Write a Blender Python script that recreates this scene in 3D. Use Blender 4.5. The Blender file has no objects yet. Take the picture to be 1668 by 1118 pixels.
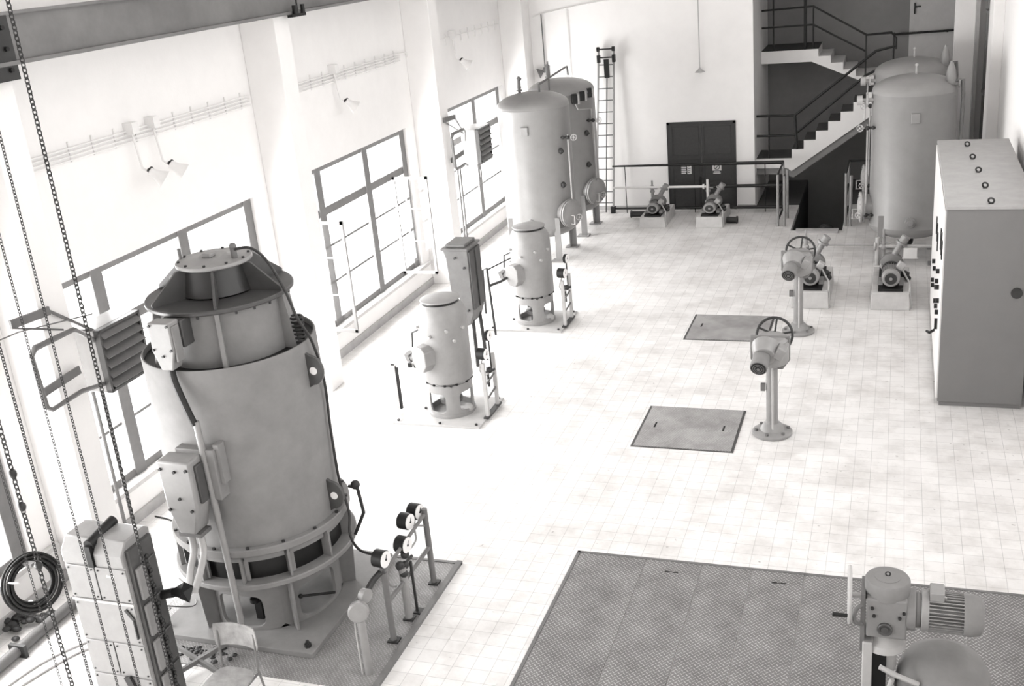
import bpy, bmesh, math, random
from mathutils import Vector, Matrix
random.seed(7)
PI = math.pi
scene = bpy.context.scene
COL = scene.collection
V = Vector

# ------------------------------------------------------------------ materials
def nd(nt, t, **kw):
    n = nt.nodes.new(t)
    for k, v in kw.items():
        setattr(n, k, v)
    return n
TINT = (1.0, 0.985, 0.975)
def g3(g): return (g * TINT[0], g * TINT[1], g * TINT[2], 1)
def mat(name, g, rough=0.6, metal=0.0, var=0.08, scale=6.0, bump=0.0, spec=0.4):
    m = bpy.data.materials.new(name); m.use_nodes = True
    nt = m.node_tree; b = nt.nodes['Principled BSDF']
    b.inputs['Roughness'].default_value = rough
    b.inputs['Metallic'].default_value = metal
    b.inputs['Specular IOR Level'].default_value = spec
    tc = nd(nt, 'ShaderNodeTexCoord')
    no = nd(nt, 'ShaderNodeTexNoise'); no.inputs['Scale'].default_value = scale
    no.inputs['Detail'].default_value = 6; no.inputs['Roughness'].default_value = 0.65
    nt.links.new(tc.outputs['Object'], no.inputs['Vector'])
    r = nd(nt, 'ShaderNodeValToRGB')
    r.color_ramp.elements[0].position = 0.3; r.color_ramp.elements[1].position = 0.7
    r.color_ramp.elements[0].color = g3(g * (1 - var)); r.color_ramp.elements[1].color = g3(min(1, g * (1 + var)))
    nt.links.new(no.outputs['Fac'], r.inputs['Fac'])
    nt.links.new(r.outputs['Color'], b.inputs['Base Color'])
    if bump:
        bp = nd(nt, 'ShaderNodeBump'); bp.inputs['Strength'].default_value = bump; bp.inputs['Distance'].default_value = 0.01
        n2 = nd(nt, 'ShaderNodeTexNoise'); n2.inputs['Scale'].default_value = scale * 12
        nt.links.new(tc.outputs['Object'], n2.inputs['Vector'])
        nt.links.new(n2.outputs['Fac'], bp.inputs['Height']); nt.links.new(bp.outputs['Normal'], b.inputs['Normal'])
    return m

def mat_tiles():
    m = bpy.data.materials.new('floor_tiles'); m.use_nodes = True
    nt = m.node_tree; b = nt.nodes['Principled BSDF']; L = nt.links.new
    tc = nd(nt, 'ShaderNodeTexCoord')
    mp = nd(nt, 'ShaderNodeMapping'); mp.inputs['Location'].default_value = (4.03 + 0.1925 * 40, -7.78 + 0.19 * 60, 0)
    L(tc.outputs['Object'], mp.inputs['Vector'])
    br = nd(nt, 'ShaderNodeTexBrick'); br.offset = 0.0; br.squash = 1.0
    br.inputs['Scale'].default_value = 1.0
    br.inputs['Brick Width'].default_value = 0.1925; br.inputs['Row Height'].default_value = 0.19
    br.inputs['Mortar Size'].default_value = 0.0028; br.inputs['Mortar Smooth'].default_value = 0.3
    br.inputs['Color1'].default_value = g3(0.70); br.inputs['Color2'].default_value = g3(0.76); br.inputs['Mortar'].default_value = g3(0.46)
    L(mp.outputs['Vector'], br.inputs['Vector'])
    no = nd(nt, 'ShaderNodeTexNoise'); no.inputs['Scale'].default_value = 1.6; no.inputs['Detail'].default_value = 9; no.inputs['Roughness'].default_value = 0.7
    L(tc.outputs['Object'], no.inputs['Vector'])
    r = nd(nt, 'ShaderNodeValToRGB'); r.color_ramp.elements[0].position = 0.34; r.color_ramp.elements[1].position = 0.56
    r.color_ramp.elements[0].color = (0.78, 0.77, 0.76, 1); r.color_ramp.elements[1].color = (1, 1, 1, 1)
    L(no.outputs['Fac'], r.inputs['Fac'])
    mx = nd(nt, 'ShaderNodeMix', data_type='RGBA', blend_type='MULTIPLY'); mx.inputs['Factor'].default_value = 1
    L(br.outputs['Color'], mx.inputs['A']); L(r.outputs['Color'], mx.inputs['B'])
    # small dark dirt specks
    vo = nd(nt, 'ShaderNodeTexNoise'); vo.inputs['Scale'].default_value = 14; vo.inputs['Detail'].default_value = 3
    L(tc.outputs['Object'], vo.inputs['Vector'])
    r2 = nd(nt, 'ShaderNodeValToRGB'); r2.color_ramp.elements[0].position = 0.24; r2.color_ramp.elements[1].position = 0.31
    r2.color_ramp.elements[0].color = (0.55, 0.54, 0.53, 1); r2.color_ramp.elements[1].color = (1, 1, 1, 1)
    L(vo.outputs['Fac'], r2.inputs['Fac'])
    m2 = nd(nt, 'ShaderNodeMix', data_type='RGBA', blend_type='MULTIPLY'); m2.inputs['Factor'].default_value = 1
    L(mx.outputs['Result'], m2.inputs['A']); L(r2.outputs['Color'], m2.inputs['B'])
    L(m2.outputs['Result'], b.inputs['Base Color'])
    b.inputs['Roughness'].default_value = 0.42; b.inputs['Specular IOR Level'].default_value = 0.4
    return m

def mat_checker(name, lo, hi, pitch=0.036):
    m = bpy.data.materials.new(name); m.use_nodes = True
    nt = m.node_tree; b = nt.nodes['Principled BSDF']; L = nt.links.new
    def M(op, a, bb=None, c=None):
        n = nd(nt, 'ShaderNodeMath', operation=op)
        for i, x in enumerate((a, bb, c)):
            if x is None: continue
            if isinstance(x, (int, float)): n.inputs[i].default_value = x
            else: L(x, n.inputs[i])
        return n.outputs[0]
    tc = nd(nt, 'ShaderNodeTexCoord')
    mp = nd(nt, 'ShaderNodeMapping'); mp.inputs['Rotation'].default_value = (0, 0, PI / 4); mp.inputs['Scale'].default_value = (1 / pitch,) * 3
    L(tc.outputs['Object'], mp.inputs['Vector'])
    s = nd(nt, 'ShaderNodeSeparateXYZ'); L(mp.outputs['Vector'], s.inputs[0])
    fx, fy = M('FLOOR', s.outputs[0]), M('FLOOR', s.outputs[1])
    u = M('SUBTRACT', M('SUBTRACT', s.outputs[0], fx), 0.5); v = M('SUBTRACT', M('SUBTRACT', s.outputs[1], fy), 0.5)
    par = M('ABSOLUTE', M('MODULO', M('ADD', fx, fy), 2.0))
    def ell(a, c): return M('ADD', M('POWER', M('MULTIPLY', a, 2.1), 2.0), M('POWER', M('MULTIPLY', c, 6.5), 2.0))
    e = M('ADD', M('MULTIPLY', ell(u, v), par), M('MULTIPLY', ell(v, u), M('SUBTRACT', 1.0, par)))
    h = M('LESS_THAN', e, 1.0)
    no = nd(nt, 'ShaderNodeTexNoise'); no.inputs['Scale'].default_value = 1.7; no.inputs['Detail'].default_value = 8; no.inputs['Roughness'].default_value = 0.7
    L(tc.outputs['Object'], no.inputs['Vector'])
    r = nd(nt, 'ShaderNodeValToRGB'); r.color_ramp.elements[0].position = 0.33; r.color_ramp.elements[1].position = 0.6
    r.color_ramp.elements[0].color = (0.55, 0.54, 0.54, 1); r.color_ramp.elements[1].color = (1, 1, 1, 1)
    L(no.outputs['Fac'], r.inputs['Fac'])
    mx = nd(nt, 'ShaderNodeMix', data_type='RGBA'); L(h, mx.inputs['Factor'])
    mx.inputs['A'].default_value = g3(lo); mx.inputs['B'].default_value = g3(hi)
    m2 = nd(nt, 'ShaderNodeMix', data_type='RGBA', blend_type='MULTIPLY'); m2.inputs['Factor'].default_value = 1
    L(mx.outputs['Result'], m2.inputs['A']); L(r.outputs['Color'], m2.inputs['B'])
    L(m2.outputs['Result'], b.inputs['Base Color'])
    bp = nd(nt, 'ShaderNodeBump'); bp.inputs['Strength'].default_value = 0.6; bp.inputs['Distance'].default_value = 0.004
    L(h, bp.inputs['Height']); L(bp.outputs['Normal'], b.inputs['Normal'])
    b.inputs['Roughness'].default_value = 0.5; b.inputs['Metallic'].default_value = 0.0
    return m

def mat_glass():
    m = bpy.data.materials.new('window_glass'); m.use_nodes = True
    nt = m.node_tree; nt.nodes.remove(nt.nodes['Principled BSDF'])
    out = nt.nodes['Material Output']
    t = nd(nt, 'ShaderNodeBsdfTransparent'); t.inputs[0].default_value = (0.97, 0.97, 0.97, 1)
    gl = nd(nt, 'ShaderNodeBsdfGlossy'); gl.inputs['Roughness'].default_value = 0.03
    mx = nd(nt, 'ShaderNodeMixShader'); mx.inputs[0].default_value = 0.06
    nt.links.new(t.outputs[0], mx.inputs[1]); nt.links.new(gl.outputs[0], mx.inputs[2]); nt.links.new(mx.outputs[0], out.inputs[0])
    return m

WALL = mat('white_plaster', 0.80, 0.9, var=0.02, scale=3, bump=0.15)
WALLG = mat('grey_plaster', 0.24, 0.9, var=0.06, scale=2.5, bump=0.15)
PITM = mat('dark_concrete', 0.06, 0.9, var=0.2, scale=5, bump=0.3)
CONC = mat('concrete', 0.40, 0.9, var=0.12, scale=5, bump=0.3)
HATCHM = mat_checker('hatch_plate_steel', 0.30, 0.44, 0.03)
CONCW = mat('painted_concrete', 0.50, 0.8, var=0.1, scale=6, bump=0.2)
TILE = mat_tiles()
CHK = mat_checker('checker_plate_steel', 0.17, 0.43)
CHKL = mat_checker('checker_plate_worn', 0.22, 0.36, 0.03)
GLASS = mat_glass()
FRAME = mat('window_frame_paint', 0.17, 0.6, var=0.1)
FRAMEL = mat('white_frame_paint', 0.28, 0.6, var=0.03)
TANK = mat('tank_enamel', 0.245, 0.36, var=0.07, scale=3, spec=0.4)
MOT = mat('motor_enamel', 0.205, 0.6, var=0.1, scale=4, spec=0.12)
MOTL = mat('light_machine_enamel', 0.25, 0.42, var=0.1, scale=5, spec=0.5)
MOTD = mat('dark_and_shade_enamel', 0.06, 0.42, var=0.2, scale=4, spec=0.5)  # dark parts; on the big motor's top it is painted shadow
STEEL = mat('grey_steel_paint', 0.14, 0.5, var=0.12)
STEELL = mat('pale_steel_paint', 0.40, 0.5, var=0.08)
DARK = mat('dark_steel', 0.02, 0.5, var=0.25, spec=0.5)
BLACK = mat('black_paint', 0.005, 0.5, var=0.2)
RAILM = mat('railing_paint', 0.012, 0.45, var=0.2)
DOORM = mat('dark_door_paint', 0.036, 0.6, var=0.15, scale=20)
CAB = mat('cabinet_shaded_enamel', 0.17, 0.5, var=0.03, scale=4)  # cabinet grey darkened for the faces turned from the windows
CABW = mat('cabinet_lit_side_enamel', 0.72, 0.4, var=0.02, scale=4)  # same cabinet, window light painted in as a paler side
CABT = mat('cabinet_lit_top_enamel', 0.34, 0.7, var=0.08, scale=5)  # same cabinet, light from above painted in as a paler top
WHITEP = mat('white_pipe_paint', 0.74, 0.4, var=0.04)
FACE = mat('dial_face', 0.78, 0.4, var=0.02)
RUB = mat('black_rubber', 0.01, 0.6, var=0.2)
BEAMM = mat('beam_paint', 0.17, 0.55, var=0.2, scale=1.5)
WOOD = mat('worn_plywood', 0.27, 0.5, var=0.3, scale=8)
CHAINM = mat('chain_steel', 0.03, 0.4, metal=0.3, var=0.3)
SIGNM = mat('sign_white', 0.65, 0.6, var=0.05)
SKYM = WALL

# ------------------------------------------------------------------ mesh builder
def rot_to(d):
    return V((0, 0, 1)).rotation_difference(V(d).normalized()).to_matrix().to_4x4()
class MB:
    def __init__(s): s.bm = bmesh.new()
    def box(s, c, size, rz=0, rot=None):
        r = bmesh.ops.create_cube(s.bm, size=1)
        M = Matrix.Translation(c) @ (rot if rot is not None else Matrix.Rotation(rz, 4, 'Z')) @ Matrix.Diagonal((*size, 1))
        bmesh.ops.transform(s.bm, matrix=M, verts=r['verts']); return s
    def bb(s, x0, x1, y0, y1, z0, z1):
        return s.box(((x0 + x1) / 2, (y0 + y1) / 2, (z0 + z1) / 2), (abs(x1 - x0), abs(y1 - y0), abs(z1 - z0)))
    def cyl(s, p0, p1, r, r2=None, n=24, caps=True):
        p0, p1 = V(p0), V(p1); d = p1 - p0
        q = bmesh.ops.create_cone(s.bm, cap_ends=caps, segments=n, radius1=r, radius2=r if r2 is None else r2, depth=d.length)
        bmesh.ops.transform(s.bm, matrix=Matrix.Translation((p0 + p1) / 2) @ rot_to(d), verts=q['verts']); return s
    def bar(s, p0, p1, w, h):
        p0, p1 = V(p0), V(p1); d = p1 - p0
        x = d.normalized(); up = V((0, 0, 1)) if abs(x.z) < 0.95 else V((0, 1, 0))
        y = up.cross(x).normalized(); z = x.cross(y)
        R = Matrix((x, y, z)).transposed().to_4x4()
        return s.box((p0 + p1) / 2, (d.length, w, h), rot=R)
    def lathe(s, prof, c=(0, 0, 0), axis=(0, 0, 1), n=48, a0=0, a1=2 * PI):
        M = Matrix.Translation(c) @ rot_to(axis)
        full = abs(a1 - a0 - 2 * PI) < 1e-6
        k = n if full else n + 1
        rows = []
        for (r, z) in prof:
            if r < 1e-5:
                rows.append([s.bm.verts.new(M @ V((0, 0, z)))])
            else:
                rows.append([s.bm.verts.new(M @ V((r * math.cos(a0 + (a1 - a0) * i / n), r * math.sin(a0 + (a1 - a0) * i / n), z))) for i in range(k)])
        for A, B in zip(rows, rows[1:]):
            for i in range(n):
                j = (i + 1) % k
                f = [A[i if len(A) > 1 else 0], A[j if len(A) > 1 else 0], B[j if len(B) > 1 else 0], B[i if len(B) > 1 else 0]]
                u = []
                for v in f:
                    if v not in u: u.append(v)
                if len(u) > 2:
                    try: s.bm.faces.new(u)
                    except ValueError: pass
        return s
    def torus(s, c, axis, R, r, n=32, m=8, a0=0, a1=2 * PI, sx=1.0):
        M = Matrix.Translation(c) @ rot_to(axis)
        full = abs(a1 - a0 - 2 * PI) < 1e-6; k = n if full else n + 1
        g = []
        for i in range(k):
            a = a0 + (a1 - a0) * i / n
            g.append([s.bm.verts.new(M @ V(((R + r * math.cos(b)) * math.cos(a) * sx, (R + r * math.cos(b)) * math.sin(a), r * math.sin(b)))) for b in [2 * PI * j / m for j in range(m)]])
        for i in range(n):
            for j in range(m):
                s.bm.faces.new((g[i][j], g[(i + 1) % k][j], g[(i + 1) % k][(j + 1) % m], g[i][(j + 1) % m]))
        return s
    def tube(s, pts, r, n=10, smooth=0):
        P = [V(p) for p in pts]
        if smooth:
            Q = []
            for i in range(len(P) - 1):
                a, b, c, d = P[max(i - 1, 0)], P[i], P[i + 1], P[min(i + 2, len(P) - 1)]
                for t in [j / smooth for j in range(smooth)]:
                    Q.append(0.5 * ((2 * b) + (c - a) * t + (2 * a - 5 * b + 4 * c - d) * t * t + (3 * b - a - 3 * c + d) * t ** 3))
            P = Q + [P[-1]]
        T = [(P[min(i + 1, len(P) - 1)] - P[max(i - 1, 0)]).normalized() for i in range(len(P))]
        up = V((0, 0, 1)) if abs(T[0].z) < 0.9 else V((1, 0, 0))
        x = up.cross(T[0]).normalized(); rings = []
        for i, p in enumerate(P):
            if i: x = (x - T[i] * x.dot(T[i])); x = x.normalized() if x.length > 1e-6 else up.cross(T[i]).normalized()
            y = T[i].cross(x)
            k = 1.0
            if 0 < i < len(P) - 1:
                c = T[i].dot((P[i + 1] - P[i]).normalized()); k = 1 / max(c, 0.5)
            rings.append([s.bm.verts.new(p + (x * math.cos(a) + y * math.sin(a)) * r * k) for a in [2 * PI * j / n for j in range(n)]])
        for A, B in zip(rings, rings[1:]):
            for j in range(n): s.bm.faces.new((A[j], A[(j + 1) % n], B[(j + 1) % n], B[j]))
        s.bm.faces.new(rings[0][::-1]); s.bm.faces.new(rings[-1]); return s
    def prism(s, poly, o, u, v, d):
        o, u, v, d = V(o), V(u), V(v), V(d)
        A = [s.bm.verts.new(o + u * a + v * b) for a, b in poly]; B = [s.bm.verts.new(w.co + d) for w in A]
        n = len(A)
        s.bm.faces.new(A[::-1]); s.bm.faces.new(B)
        for i in range(n): s.bm.faces.new((A[i], A[(i + 1) % n], B[(i + 1) % n], B[i]))
        return s
    def sph(s, c, r, sc=(1, 1, 1), n=16):
        q = bmesh.ops.create_uvsphere(s.bm, u_segments=n, v_segments=n // 2 + 2, radius=r)
        bmesh.ops.transform(s.bm, matrix=Matrix.Translation(c) @ Matrix.Diagonal((*sc, 1)), verts=q['verts']); return s
    def hexb(s, c, axis, r, h):   # bolt head
        c = V(c); a = V(axis).normalized(); return s.cyl(c, c + a * h, r, n=6)
    def shell_win(s, c, r, z0, z1, t, wins):
        """curved casing wall with rounded openings; wins = [(a_mid, a_half_cell, a_half_hole, z_mid, z_half_hole)] sorted, cells cover the circle"""
        c = V(c)
        def pt(a, z, rr): return c + V((rr * math.cos(a), rr * math.sin(a), z))
        for (am, hc, hh, zm, hz) in wins:
            N = 48; loops = []
            for f in (0, 0.35, 0.7, 1.0):
                lo = []
                for i in range(N):
                    ang = 2 * PI * (i + 0.5) / N; cx, sy = math.cos(ang), math.sin(ang)
                    k = 1 / max(abs(cx), abs(sy)); ox, oy = cx * k, sy * k
                    p = 5.0; q = (abs(cx) ** p + abs(sy) ** p) ** (-1 / p); ix, iy = cx * q, sy * q
                    a_o = am + ox * hc; z_o = (z0 + z1) / 2 + oy * (z1 - z0) / 2
                    a_i = am + ix * hh; z_i = zm + iy * hz
                    lo.append((a_o * (1 - f) + a_i * f, z_o * (1 - f) + z_i * f))
                loops.append(lo)
            for rr in (r, r - t):
                R_ = [[s.bm.verts.new(pt(a, z, rr)) for a, z in lo] for lo in loops]
                for A, B in zip(R_, R_[1:]):
                    for i in range(N):
                        s.bm.faces.new((A[i], A[(i + 1) % N], B[(i + 1) % N], B[i]))
                if rr == r: outer = R_[-1]
                else:
                    inner = R_[-1]
                    for i in range(N): s.bm.faces.new((outer[i], outer[(i + 1) % N], inner[(i + 1) % N], inner[i]))
        # top and bottom rims
        for z in (z0, z1): s.lathe([(r, z), (r - t, z)], c=c)
        return s
    def build(s, name, m, parent=None, bevel=0.0, ang=35, kind=None):
        if parent is not None:
            root = parent
            while root.parent: root = root.parent
            off = root.location
            if off.length > 0: bmesh.ops.translate(s.bm, verts=s.bm.verts, vec=-off)
        bmesh.ops.recalc_face_normals(s.bm, faces=s.bm.faces)
        me = bpy.data.meshes.new(name); s.bm.to_mesh(me); s.bm.free()
        for p in me.polygons: p.use_smooth = True
        me.set_sharp_from_angle(angle=math.radians(ang))
        me.materials.append(m)
        o = bpy.data.objects.new(name, me); COL.objects.link(o)
        if parent is not None: o.parent = parent
        if bevel:
            b = o.modifiers.new('bevel', 'BEVEL'); b.width = bevel; b.segments = 2; b.limit_method = 'ANGLE'; b.angle_limit = math.radians(40)
        if kind: o['kind'] = kind
        return o

def thing(name, label, cat, loc=(0, 0, 0), rz=0, group=None):
    o = bpy.data.objects.new(name, None); COL.objects.link(o); o.empty_display_size = 0.1
    o.location = loc; o.rotation_euler = (0, 0, rz); o['label'] = label; o['category'] = cat
    if group: o['group'] = group
    return o
def tag(o, label, cat, group=None):
    o['label'] = label; o['category'] = cat
    if group: o['group'] = group
    return o
def struct(name, mb, m, bevel=0, parent=None, label=None):
    o = mb.build(name, m, parent, bevel)
    if parent is None: o['kind'] = 'structure'
    if label: o['label'] = label
    return o
def dup(o, parent=None):
    c = o.copy(); COL.objects.link(c)
    if parent is not None: c.parent = parent
    for ch in [x for x in scene.objects if x.parent == o]: dup(ch, c)
    return c
def place(o, loc, rz=0, label=None, sc=None):
    o.location = loc; o.rotation_euler = (0, 0, rz)
    if label: o['label'] = label
    if sc: o.scale = (sc,) * 3
    return o
def circ_pts(c, r, n, z=None, a0=0):
    return [(c[0] + r * math.cos(a0 + 2 * PI * i / n), c[1] + r * math.sin(a0 + 2 * PI * i / n), c[2]) for i in range(n)]

# ------------------------------------------------------------------ camera
cam = bpy.data.cameras.new('camera'); co = bpy.data.objects.new('camera', cam); COL.objects.link(co)
R = ((0.9435817279054097, 0.031971175762362775, -0.32959272850506477), (0.31873885302813104, -0.3575245480923966, 0.8778278538994072), (-0.08977230270719758, -0.9333563314360168, -0.34754408675008064))
Mc = Matrix(((R[0][0], -R[0][1], -R[0][2], 0), (R[1][0], -R[1][1], -R[1][2], 0), (R[2][0], -R[2][1], -R[2][2], 6.41), (0, 0, 0, 1)))
co.matrix_world = Mc
cam.sensor_width = 36; cam.lens = 36 * 1765.356 / 1668; cam.clip_end = 200; cam.clip_start = 0.1
scene.camera = co

# ------------------------------------------------------------------ setting
XW = -8.85; YB = 25.3; XR = 1.8; ZC = 8.2
FAR = [-2.24, 3.26, 8.76, 14.25, 19.75, 25.3]            # far faces of the wall pillars
f = MB()
hx0, hx1, hy0 = -2.12, -1.05, 23.35
f.bb(-9.2, hx0, -6, YB + 0.3, -0.12, 0); f.bb(hx1, 2.2, -6, YB + 0.3, -0.12, 0); f.bb(hx0, hx1, -6, hy0, -0.12, 0)
struct('floor', f, TILE)
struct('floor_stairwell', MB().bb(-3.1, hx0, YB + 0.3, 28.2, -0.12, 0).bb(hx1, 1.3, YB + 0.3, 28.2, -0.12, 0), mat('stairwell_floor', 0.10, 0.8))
w = MB()
w.bb(-9.2, XW, -6, YB + 0.3, 0, 0.50); w.bb(-9.2, XW, -6, YB + 0.3, 3.24, ZC)
for P in FAR[:-1]:
    w.bb(-9.2, XW, P - 0.45 - 0.35, P + 0.1, 0.5, 3.24)
w.bb(-9.2, XW, 24.55, YB + 0.3, 0.5, 3.24)
struct('wall_left', w, WALL)
w = MB(); w.bb(-9.2, -3.1, YB, YB + 0.3, 0, ZC); w.bb(1.06, 1.45, YB, YB + 0.3, 0, ZC); w.bb(1.45, 2.1, YB + 0.25, YB + 0.4, 0, ZC)
w.bb(-3.1, 1.06, YB, YB + 0.3, 5.9, ZC)
struct('wall_back', w, WALL)
w = MB(); w.bb(XR, 2.1, -6, YB + 0.3, 0, 3.6); w.bb(XR, 2.1, -6, YB + 0.3, 7.4, ZC); w.bb(XR, 2.1, 17.5, YB + 0.3, 3.6, 7.4)
for y in (-6, -0.3, 5.6, 11.5): w.bb(XR, 2.1, y, y + 0.4, 3.6, 7.4)
struct('wall_right', w, WALL)
struct('wall_near', MB().bb(-9.2, 2.1, -6.3, -6, 0, ZC), WALL)
struct('ceiling', MB().bb(-9.2, 2.1, -6.3, 28.8, ZC, ZC + 0.2), WALL)
k = 1
for P in FAR[:-1]:
    struct('trim_%d' % k, MB().bb(XW, -8.28, P - 0.41, P, 0, ZC), WALL, 0.01); k += 1
struct('trim_%d' % k, MB().bb(XW, -8.28, 24.75, YB, 0, ZC), WALL, 0.01); k += 1
# right hand duct reveals and pilaster
struct('trim_%d' % k, MB().bb(1.45, 1.52, 25.0, YB + 0.25, 0, ZC), CONC); k += 1
struct('trim_%d' % k, MB().bb(1.60, XR, 22.6, 23.6, 0, ZC), WALL, 0.01); k += 1
o = MB(); o.cyl((1.66, 24.6, 0), (1.66, 24.6, ZC), 0.05, n=16); o.cyl((1.74, 24.2, 0), (1.74, 24.2, ZC), 0.045, n=16)
for z in (1.2, 2.6, 4.2): o.bb(1.60, 1.80, 24.1, 24.68, z, z + 0.05)
tag(o.build('riser_pipes', STEEL), 'pair of grey riser pipes running up the right wall behind the tanks', 'pipe')
# sills, baseboards
for i, P in enumerate(FAR[:-1]):
    y0, y1 = P, P + 5.09 if P < 19 else 24.75
    if P > 19: y0, y1 = 19.75, 24.75
    struct('baseboard_left' if i == 0 else 'baseboard_left.%03d' % i, MB().bb(XW, XW + 0.03, y0, y1, 0, 0.14), CONC)
    struct('trim_%d' % (k + i), MB().bb(XW - 0.12, XW + 0.07, y0 + 0.05, y1 - 0.05, 0.46, 0.52), CONCW, 0.005)
struct('baseboard_back', MB().bb(-8.28, -5.14, YB - 0.02, YB, 0, 0.1).bb(-3.5, -3.1, YB - 0.02, YB, 0, 0.1), CONC)

# windows: one object each, panes and casements as children
def window(n, P, open_leaf=False):
    X = -9.0; y0, y1 = P + 0.1, P + 4.66
    if P > 19: y1 = 24.5
    r = bpy.data.objects.new('window_%d' % n, None); COL.objects.link(r); r.location = (X, y0, 0.5); r['kind'] = 'structure'
    m = MB(); posts = [P + 1.24, P + 2.99, P + 4.6]
    m.bb(X - 0.05, X + 0.07, y0, y1, 3.14, 3.24); m.bb(X - 0.05, X + 0.07, y0, y1, 0.5, 0.62)
    m.bb(X - 0.05, X + 0.07, y0, y1, 2.40, 2.54)
    m.bb(X - 0.05, X + 0.07, y0, y0 + 0.08, 0.5, 3.24)
    for p in posts: m.bb(X - 0.06, X + 0.09, p - 0.10, p + 0.10, 0.5, 3.24)
    m.build('window_frame', FRAME, r, 0.008)
    b = MB()
    for z in (1.24, 1.86): b.bb(X - 0.016, X + 0.03, y0, y1, z - 0.018, z + 0.018)
    b.build('glazing_bar', FRAME, r)
    edges = [y0] + posts
    for a, c in zip(edges, edges[1:]):
        if open_leaf and (a == posts[1] or a == edges[0]): 
            MB().bb(X - 0.004, X + 0.004, a, c, 2.52, 3.14).build('pane', GLASS, r)
        else: MB().bb(X - 0.004, X + 0.004, a, c, 0.62, 3.14).build('pane', GLASS, r)
    if open_leaf:
        for yy, xa, xb in ((15.02, -8.93, -8.32), (18.25, -8.93, -8.22)):
            s = MB(); d = 0.05
            s.bb(xa, xb, yy - 0.02, yy + 0.02, 0.56, 0.56 + d); s.bb(xa, xb, yy - 0.02, yy + 0.02, 2.40, 2.40 + d)
            s.bb(xa, xa + d, yy - 0.02, yy + 0.02, 0.56, 2.45); s.bb(xb - d, xb, yy - 0.02, yy + 0.02, 0.56, 2.45)
            for z in (1.2, 1.83): s.bb(xa, xb, yy - 0.01, yy + 0.01, z, z + 0.02)
            c = s.build('casement', FRAMEL, r); c['label'] = 'pale casement swung open into the room'
            MB().bb(xa + d, xb - d, yy - 0.003, yy + 0.003, 0.6, 2.41).build('pane', GLASS, c)
    else:
        h = MB(); h.bb(X + 0.07, X + 0.13, P + 2.93, P + 3.0, 1.45, 1.62); h.build('latch', STEEL, r)
for n, P in enumerate(FAR[:-1]): window(n + 1, P, abs(P - 14.25) < 0.01)
for n, y in enumerate((0.1, 6.0, 11.9)):  # unseen high right windows, added to bring light to the left wall
    r = bpy.data.objects.new('window_%d' % (n + 6), None); COL.objects.link(r); r.location = (XR + 0.15, y, 3.6); r['kind'] = 'structure'
    m = MB(); y1 = y + (5.5 if n < 2 else 5.6)
    for z in (3.6, 5.45, 7.3): m.bb(XR + 0.1, XR + 0.2, y, y1, z, z + 0.1)
    for i in range(4): m.bb(XR + 0.1, XR + 0.2, y + (y1 - y - 0.1) * i / 3, y + (y1 - y - 0.1) * i / 3 + 0.1, 3.6, 7.4)
    m.build('window_frame', FRAME, r); MB().bb(XR + 0.146, XR + 0.154, y, y1, 3.6, 7.4).build('pane', GLASS, r)

# ------------------------------------------------------------------ back wall door
r = bpy.data.objects.new('door_1', None); COL.objects.link(r); r.location = (-4.32, YB, 0); r['kind'] = 'structure'
MB().bb(-5.12, -5.06, YB - 0.03, YB + 0.02, 0, 2.08).bb(-3.58, -3.52, YB - 0.03, YB + 0.02, 0, 2.08).bb(-5.12, -3.52, YB - 0.03, YB + 0.02, 2.02, 2.08).build('door_frame', DARK, r)
for xa, xb in ((-5.06, -4.325), (-4.315, -3.58)):
    m = MB(); m.bb(xa, xb, YB - 0.035, YB - 0.005, 0.02, 2.02)
    for za, zb in ((0.06, 0.56), (0.66, 1.2), (1.3, 1.97)):
        for q in ((xa + 0.05, xb - 0.05, za, za + 0.02), (xa + 0.05, xb - 0.05, zb - 0.02, zb), (xa + 0.05, xa + 0.07, za, zb), (xb - 0.07, xb - 0.05, za, zb)):
            m.bb(q[0], q[1], YB - 0.045, YB - 0.035, q[2], q[3])
    leaf = m.build('door_leaf', DOORM, r)
    if xa < -5:
        s = MB(); s.bb(-4.66, -4.56, YB - 0.052, YB - 0.047, 0.86, 1.10); o = s.build('notice', SIGNM, leaf); o['label'] = 'white notice with dark writing'
        s = MB()
        for i in range(5): s.bb(-4.80, -4.69 + 0.01 * (i % 2), YB - 0.052, YB - 0.047, 0.87 + i * 0.045, 0.895 + i * 0.045)
        s.build('notice_lettering', SIGNM, leaf)
        s = MB()
        for i in range(4): s.bb(-4.645, -4.60 + 0.01 * (i % 3), YB - 0.056, YB - 0.052, 0.89 + i * 0.05, 0.905 + i * 0.05)
        s.build('notice_print', DARK, leaf)
    else:
        s = MB(); s.bb(-4.07, -3.86, YB - 0.052, YB - 0.047, 0.93, 1.10); o = s.build('warning_sign', SIGNM, leaf); o['label'] = 'square white warning sign with round symbol'
        s = MB(); s.torus((-3.965, YB - 0.054, 1.015), (0, 1, 0), 0.06, 0.008); s.bar((-4.01, YB - 0.055, 0.975), (-3.92, YB - 0.055, 1.055), 0.004, 0.014); s.bar((-3.97, YB - 0.055, 0.98), (-3.95, YB - 0.055, 1.05), 0.004, 0.02)
        s.build('warning_symbol', DARK, leaf)
        s = MB(); s.bb(-4.05, -3.88, YB - 0.052, YB - 0.047, 0.86, 0.88); s.bb(-4.03, -3.90, YB - 0.052, YB - 0.047, 0.895, 0.91); s.build('notice_lettering', SIGNM, leaf)
    s = MB(); hx = -4.36 if xa < -5 else -4.28
    if xa < -5: s.bb(hx - 0.02, hx + 0.02, YB - 0.08, YB - 0.03, 0.55, 0.78); s.build('door_handle', BLACK, leaf)

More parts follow.
